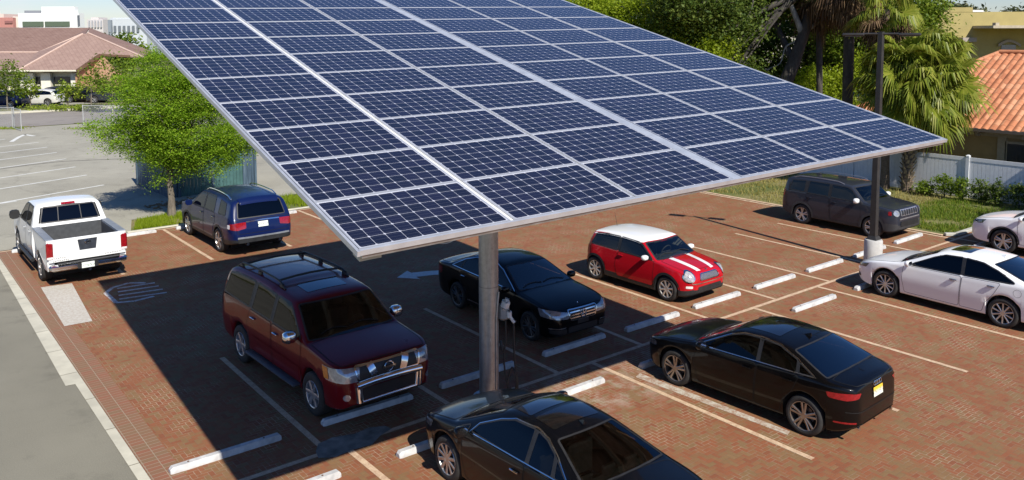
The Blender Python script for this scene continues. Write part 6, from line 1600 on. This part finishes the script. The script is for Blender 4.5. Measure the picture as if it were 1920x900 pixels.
# ---------------------------------------------------------------- blue slat enclosure behind the young tree
def slat_material():
    t = NT('weathered blue slats'); o = t.obj(); v = t.n('ShaderNodeVectorMath', operation='MULTIPLY'); t.lk(o, v.inputs[0]); v.inputs[1].default_value = (7, 7, .6)
    a = t.noise(v.outputs[0], 1.3, 5, .7)
    t.set(Base_Color=t.ramp(a, [(.3, (.025, .045, .07)), (.5, (.052, .088, .125)), (.68, (.11, .155, .185))]), Roughness=.8); return t.mat
M_SLAT = slat_material(); M_TEAL = simple('teal gate', (.045, .11, .105), .6, var=.25, scale=3)
en = empty('bin_enclosure', (1.1, 23.2, 0)); tag(en, 'weathered blue slatted bin enclosure with teal gates behind the young tree', 'enclosure')
def slats(p0, p1, h, name, mat):
    p0, p1 = Vector(p0), Vector(p1); d = p1-p0; L = d.length; n = int(L/.14); mb = MB(); rnd = random.Random(int(L*100))
    for i in range(n):
        c = p0+d*((i+.5)/n); hh = h+rnd.uniform(-.03, .03); mb.box((c.x, c.y, hh/2), (L/n-.012, .025, hh), math.atan2(d.y, d.x))
    return mb.build(name, mat, en)
slats((0, 0), (-.25, 3.9), 1.9, 'slat_wall', M_SLAT); slats((0, 0), (.35, .02), 1.9, 'slat_wall', M_SLAT); slats((3.2, .3), (3.7, .35), 1.7, 'slat_wall', M_SLAT); slats((3.7, .35), (3.6, 4.0), 1.75, 'slat_wall', M_SLAT); slats((-.25, 3.9), (3.6, 4.0), 1.75, 'slat_wall', M_SLAT)
slats((.4, .03), (1.75, .15), 1.6, 'gate', M_TEAL); slats((1.8, .16), (3.15, .29), 1.6, 'gate', M_TEAL)
for a in ((0, 0), (.37, -.04), (1.78, .12), (3.18, .26), (3.7, .3), (-.25, 3.9)):
    mb = MB(); mb.box((a[0], a[1], .98), (.1, .1, 1.96)); mb.build('post', M_SLAT, en)
lt = MB(); rnd = random.Random(8)
for k in range(160): lt.box((rnd.uniform(-.2, 2.5), 21.0+rnd.gauss(.9, .35), .03), (rnd.uniform(.05, .2), rnd.uniform(.02, .06), .02), rnd.uniform(0, 3))
tag(lt.build('leaf_litter', simple('dry leaf litter', (.22, .13, .06), .9, var=.4)), kind='stuff')

# ---------------------------------------------------------------- across the street: a frame looking along the view
M_BROOF = tile_roof_mat('brown roof tiles', [(.3, (.26, .165, .13)), (.5, (.33, .22, .175)), (.7, (.36, .26, .205))], .12)
M_BROOF2 = tile_roof_mat('old brown roof tiles', [(.3, (.20, .115, .085)), (.5, (.27, .17, .13)), (.7, (.32, .215, .165))], .12)
M_CREAM = simple('cream stucco', (.62, .58, .44), .85, var=.08); M_BRICKW = simple('tan brick', (.42, .24, .14), .85, var=.2, scale=9)
M_RIDGE = simple('pale ridge caps', (.50, .36, .29), .8)
cc = empty('community_hall', (0, 0, 0)); tag(cc, 'low hall with brown tiled hip roofs and a brick gable across the street', 'building')
def poly_part(name, pts, mat, both=True):
    mb = MB(); mb.add(pts, [(len(pts)-1, i, i+1) for i in range(len(pts)-2)]); n = (Vector(pts[1])-Vector(pts[0])).cross(Vector(pts[2])-Vector(pts[1]))
    o = mb.build(name, mat, cc)
    if n.dot(F_) > 0 and n.z <= 0: o.data.flip_normals()
    md = o.modifiers.new('thickness', 'SOLIDIFY'); md.thickness = .12; md.offset = -1; return o
A = at(33, 133, 85); B = at(143, 133, 85); AP = at(155, 64, 94); HR = at(268, 107, 88); GP = at(186, 103, 85.3); HL = at(20, 100, 95); AP2 = at(165, 62, 94)
PN = (B-A).cross(AP-A).normalized()
def onroof(px, py):
    d = at(px, py, 1.0)-CAM; return CAM+d*((A-CAM).dot(PN)/d.dot(PN))
GP = onroof(186, 103); HR = onroof(268, 107); AP2 = onroof(165, 62)
poly_part('roof', [A, B, GP, HR, AP2, AP], M_BROOF); poly_part('roof', [A+F_*.05, AP+F_*.05, at(70, 97, 92.6)], M_BROOF)
poly_part('roof', [at(-120, 51, 106), at(-120, 98, 93), at(75, 98, 93), AP+F_*.4, at(168, 52, 106)], M_BROOF2); poly_part('roof', [at(168, 52, 106), AP2, HR, at(285, 96, 96)], M_BROOF2)
poly_part('roof', [at(-120, 98, 92.6), at(75, 98, 92.6), A, at(-120, 133, 85)], M_BROOF)
poly_part('gable', [at(143, 140, 85.5), GP+F_*.5, at(229, 140, 85.5), at(229, 186, 85.5), at(143, 186, 85.5)], M_BRICKW)
mb = MB(); mb.tube([at(75, 98, 92.5), AP], .13, 6); mb.tube([A, AP], .13, 6); mb.tube([HR, AP2], .13, 6); mb.tube([at(-120, 98, 92.5), at(75, 98, 92.5)], .1, 6); mb.build('ridge_caps', M_RIDGE, cc)
mb = MB(); mb.tube([B+Vector((0, 0, -.05)), GP+Vector((0, 0, -.05))], .20, 4); mb.tube([GP, HR+(HR-GP)*-.3], .16, 4); mb.build('barge_board', simple('dark barge board', (.13, .07, .04), .8), cc)
mb = MB(); mb.tube([at(-120, 134, 84.9), B], .09, 6); mb.build('gutter', simple('cream gutter', (.66, .62, .48), .6), cc)
mb = MB(); w0 = gp(-120, 86.2); w1 = gp(143, 86.2); c = (w0+w1)/2; mb.box((c.x, c.y, 1.45), ((w1-w0).length, .3, 2.9), AZ); mb.build('wall', M_CREAM, cc)
for x0, x1 in ((97, 111), (113, 127), (62, 70)):
    q0, q1 = gp(x0, 86.0), gp(x1, 86.0); c = (q0+q1)/2; mb = MB(); mb.box((c.x, c.y, 1.55), ((q1-q0).length, .1, 1.7), AZ); w = mb.build('window', M_WINDOW, cc)
    mb = MB(); mb.box((c.x-F_.x*.08, c.y-F_.y*.08, 1.55), ((q1-q0).length+.1, .06, .10), AZ); mb.build('window_bar', M_CREAM, w)
for x0, x1 in ((34, 60), (74, 92), (130, 141)):
    q0, q1 = gp(x0, 85.7), gp(x1, 85.7); c = (q0+q1)/2; mb = MB(); mb.box((c.x, c.y, 1.4), ((q1-q0).length, .4, 2.8), AZ); mb.build('pier', simple('white stucco', (.72, .69, .56), .8), cc)
mb = MB(); p = at(53, 78, 100.5); mb.box(p, (.5, .5, .5)); mb.tube([p, p+Vector((0, 0, .5))], .15, 6); mb.build('roof_vent', simple('vent brown', (.14, .07, .05), .8), cc)
# distant blocks
def block(root, name, x0, x1, ytop, dep, mat, depth=15, ybase=None):
    p0, p1 = gp(x0, dep), gp(x1, dep); c = (p0+p1)/2+F_*depth/2; h = at(0, ytop, dep).z; z0 = 0 if ybase is None else at(0, ybase, dep).z
    mb = MB(); mb.box((c.x, c.y, (h+z0)/2), ((p1-p0).length, depth, h-z0), AZ); return mb.build(name, mat, root)
M_WHITEB = simple('white render', (.80, .80, .78), .7, var=.03)
wb = empty('white_building', (0, 0, 0)); tag(wb, 'bright white modern building with a dark glass band on the left skyline', 'building')
block(wb, 'wall', 36, 149, 25, 300, M_WHITEB, 4); block(wb, 'tower_wall', 80, 142, 13, 301, M_WHITEB, 2.5)
block(wb, 'glass_band', 43, 82, 40.5, 299.6, simple('green glass', (.10, .13, .09), .2), 1, 49.5); block(wb, 'glass_band', 85, 131, 40.5, 299.6, simple('green glass', (.10, .13, .09), .2), 1, 49.5)
block(wb, 'roof_plant', 48, 79, 20, 302, simple('grey plant', (.20, .21, .23), .7), 2, 27); block(wb, 'door_slot', 146.3, 148.2, 29, 299.7, simple('dark slot', (.15, .16, .18), .7), 1, 50)
rb = empty('red_building', (0, 0, 0)); tag(rb, 'pink and red low block at the far left edge of the skyline', 'building')
block(rb, 'wall', -60, 26, 33, 340, simple('pink brick', (.45, .20, .17), .8), 20); block(rb, 'top_wall', -60, 9, 26, 343, simple('pale pink', (.62, .52, .45), .8), 10); block(rb, 'side_wall', 26, 36, 31, 342, simple('pale stone', (.62, .60, .52), .8), 15); block(rb, 'window', 10, 24, 39, 339.6, simple('dusky red', (.26, .11, .10), .7), 1, 44)
tb = empty('tower_block', (0, 0, 0)); tag(tb, 'small hazy cream tower block on the skyline', 'building')
block(tb, 'wall', 164, 194, 37, 900, simple('hazy cream', (.56, .52, .50), .8), 30); block(tb, 'crown_wall', 172, 186, 33, 905, simple('hazy cream', (.56, .52, .50), .8), 20)
for k in range(5): block(tb, 'window_column', 166.5+k*5.6, 168.5+k*5.6, 39, 898, simple('hazy window', (.42, .42, .44), .7), 2, 52)
cb = empty('arcade_building', (0, 0, 0)); tag(cb, 'grey white building with a row of arched openings on the skyline', 'building')
block(cb, 'wall', 207, 275, 36, 260, simple('pale grey render', (.50, .53, .55), .8), 20); block(cb, 'corner_wall', 203, 209, 38, 259, simple('slate wall', (.22, .25, .28), .8), 10)
block(cb, 'parapet', 209, 270, 34, 262, simple('pale grey render', (.50, .53, .55), .8), 10)
for k in range(6): block(cb, 'arch_opening', 213.5+k*8.6, 217.5+k*8.6, 49, 259.6, simple('arch shade', (.14, .16, .18), .8), 1, 61)

# planting strip, small trees and the far hedge
for i, (px, dep, hgt, r, m, lab) in enumerate(((6, 73.5, 4.6, 1.6, L_MID, 'dark green tree at the left frame edge across the street'), (50, 75.0, 2.9, .9, L_YELLOW, 'sparse yellow green sapling in front of the silver car'), (120, 75.5, 2.7, 1.0, L_YELLOW, 'yellow green sapling in front of the hall windows'), (165, 76, 3.3, 1.3, L_YELLOW, 'yellow green rounded tree left of the brick gable foot'), (205, 70.8, 5.2, 1.75, L_MID, 'mid green tree against the brick gable'), (243, 110, 7.2, 2.6, L_MID, 'green tree behind the right end of the brown roof'), (205, 180, 7.5, 4.0, L_OLIVE, 'olive tree in front of the arcade building'))):
    b = gp(px, dep)
    tree('street_tree', lab, (b.x, b.y, .05), [(0, 0, 0), (0, 0, hgt*.25), (.05, 0, hgt*.45)], [(0, 0, hgt*.62, r, r, hgt*.33), (r*.5, -r*.3, hgt*.5, r*.7, r*.7, hgt*.22), (-r*.5, r*.3, hgt*.52, r*.7, r*.7, hgt*.22)], .12 if dep < 100 else .25, m, B_GREY, 120+i, k=(11 if 1 <= i <= 3 else 34), spread=.26*r/1.3, per=20, rad=.07, limbs=6)
rng1 = np.random.default_rng(140); Ps = []
for k in range(60):
    px = rng1.uniform(38, 180); b = gp(px, 73.2+rng1.uniform(-.5, .6)); Ps.append(np.array((b.x, b.y, .28))+rng1.normal(size=(26, 3))*np.array((.35, .25, .14)))
tag(quads_mesh('ground_cover', leaf_quads(np.vstack(Ps), .09, rng1), L_YELLOW), kind='stuff')
for sgx, (x0, x1) in enumerate(((-60, 38), (128, 260))):
    Ps = []
    for k in range(50):
        b = gp(rng1.uniform(x0, x1), 59+rng1.uniform(-.3, .3)+ (8.6 if False else 0)); Ps.append(np.array((b.x, b.y, .05))+rng1.normal(size=(16, 3))*np.array((.4, .2, .04)))
    tag(quads_mesh('weeds', leaf_quads(np.vstack(Ps), .05, rng1), L_LIME), kind='stuff')
# chain link gates either side of the lot exit
def mesh_mat():
    t = NT('chain link'); o = t.obj(); tr = t.n('ShaderNodeBsdfTransparent'); mx = t.n('ShaderNodeMixShader')
    sx = t.n('ShaderNodeSeparateXYZ'); t.lk(o, sx.inputs[0])
    a = t.m('FRACT', t.m('MULTIPLY', t.m('ADD', sx.outputs[0], sx.outputs[2]), 14)); b = t.m('FRACT', t.m('MULTIPLY', t.m('SUBTRACT', sx.outputs[0], sx.outputs[2]), 14))
    k = t.m('MAXIMUM', t.m('LESS_THAN', a, .12), t.m('LESS_THAN', b, .12)); t.set(Base_Color=(.5, .5, .5), Metallic=.6, Roughness=.5)
    t.lk(k, mx.inputs[0]); t.lk(tr.outputs[0], mx.inputs[1]); t.lk(t.b.outputs[0], mx.inputs[2]); t.lk(mx.outputs[0], t.out.inputs[0]); return t.mat
M_LINK = mesh_mat(); M_PIPE = simple('fence pipe', (.55, .55, .53), .4, metal=.5)
def chain(label, x0, x1, dep, posts, d2=None):
    a, b = gp(x0, dep), gp(x1, d2 or dep); L = (b-a).length
    r = empty('chain_link_fence', a, math.atan2(b.y-a.y, b.x-a.x)); tag(r, label, 'fence')
    for k in range(posts): mb = MB(); mb.tube([(L*k/(posts-1), 0, 0), (L*k/(posts-1), 0, 1.55)], .035, 6); mb.build('post', M_PIPE, r)
    for zz in (1.5, .08): mb = MB(); mb.tube([(0, 0, zz), (L, 0, zz)], .025, 6); mb.build('rail', M_PIPE, r)
    mb = MB(); mb.add([(0, 0, .06), (L, 0, .06), (L, 0, 1.5), (0, 0, 1.5)], [(0, 1, 2, 3)]); mb.build('mesh', M_LINK, r)
chain('chain link fence run cut by the left frame edge', -70, 17, 59.5, 3); chain('narrow chain link gate leaf swung open at the left edge', 14, 30, 59.2, 2, 57.5); chain('chain link fence run left of the young tree', 148, 260, 61.0, 3)
# cars across the street
def far_car(name, label, cat, px, dep, pnt, flip, sp0=None, rz=None):
    sp = dict(nose=2.30, tail=-2.30, axles=(1.36, -1.36), R=.345, wm=.91, tum=.3, zm=.62, crown=.05,
        top=[(2.30, .62), (2.28, .80), (2.2, .90), (1.6, 1.03), (1.2, 1.09), (1.1, 1.12), (.4, 1.5), (.2, 1.57), (-.4, 1.62), (-1.2, 1.58), (-1.75, 1.48), (-2.12, 1.12), (-2.2, 1.05), (-2.28, .85), (-2.3, .6)],
        shoulder=[(2.3, .58), (2.2, .80), (1.8, .92), (1.2, 1.01), (0, 1.04), (-1.9, 1.08), (-2.2, 1.0), (-2.3, .57)], bottom=[(2.3, .34), (2.1, .24), (-2.1, .28), (-2.3, .4)],
        windows=[[(.9, 1.06), (.4, 1.36), (.2, 1.44), (-.2, 1.47), (-.25, 1.07)], [(-.33, 1.08), (-.3, 1.47), (-1.1, 1.44), (-1.6, 1.34), (-1.75, 1.12)]], screen=(1.12, .38, .06, .07, (.1, .06)), rear=(-2.06, -1.72, .1, .1, (-.05, -.03)), gwind=M_GLASSD)
    b = gp(px, dep); c = Car(name, label, cat, sp, pnt, (b.x, b.y), (AZ if not flip else AZ+math.pi) if rz is None else rz)
    c.glazing(); c.cut(); c.wells(); c.wheels(M_ALLOY, 7, False, .2); return c
far_car('parked_car', 'pale silver car parked side on across the street in front of the hall', 'car', 65, 79, P_SILVER, True)
far_car('parked_car', 'dark car at the far left edge across the street', 'car', -6, 76.5, P_BLUE, True)
far_car('parked_car', 'dark grey car half hidden by saplings right of the pale silver car', 'car', 118, 83.5, P_GREY, False)
far_car('parked_car', 'black car in shade under the street trees left of the young tree', 'car', 158, 83.0, P_BLACK2, False)
far_car('parked_car', 'dark car in shade behind the young tree', 'car', 205, 82.5, P_GREY, True)
# clouds: two soft banks far beyond the skyline
# ---------------------------------------------------------------- vehicles in their bays (x, y of the middle of the wheelbase, heading)
def hd(dx, dy): return math.atan2(dy, dx)
build_big_suv((-1.92, 2.94), hd(.10, -3.13))
build_star_saloon((3.24, 3.10), hd(-.02, -2.79))
build_hatchback((7.52, 2.92), hd(.05, -2.4))
build_crossover((17.76, 3.10), hd(-.04, -2.5))
build_white_saloon((12.12, -2.97), hd(.10, 2.8))
build_compact_saloon((3.98, -3.05), hd(-.12, 2.64))
build_mid_saloon((-1.38, -3.29), hd(.02, 2.78))
build_white_suv((18.99, -3.05), hd(.0, 2.8))
build_pickup((-4.14, 15.28), hd(-.03, 3.55))
build_blue_suv((.66, 14.88), hd(-.03, 2.86))
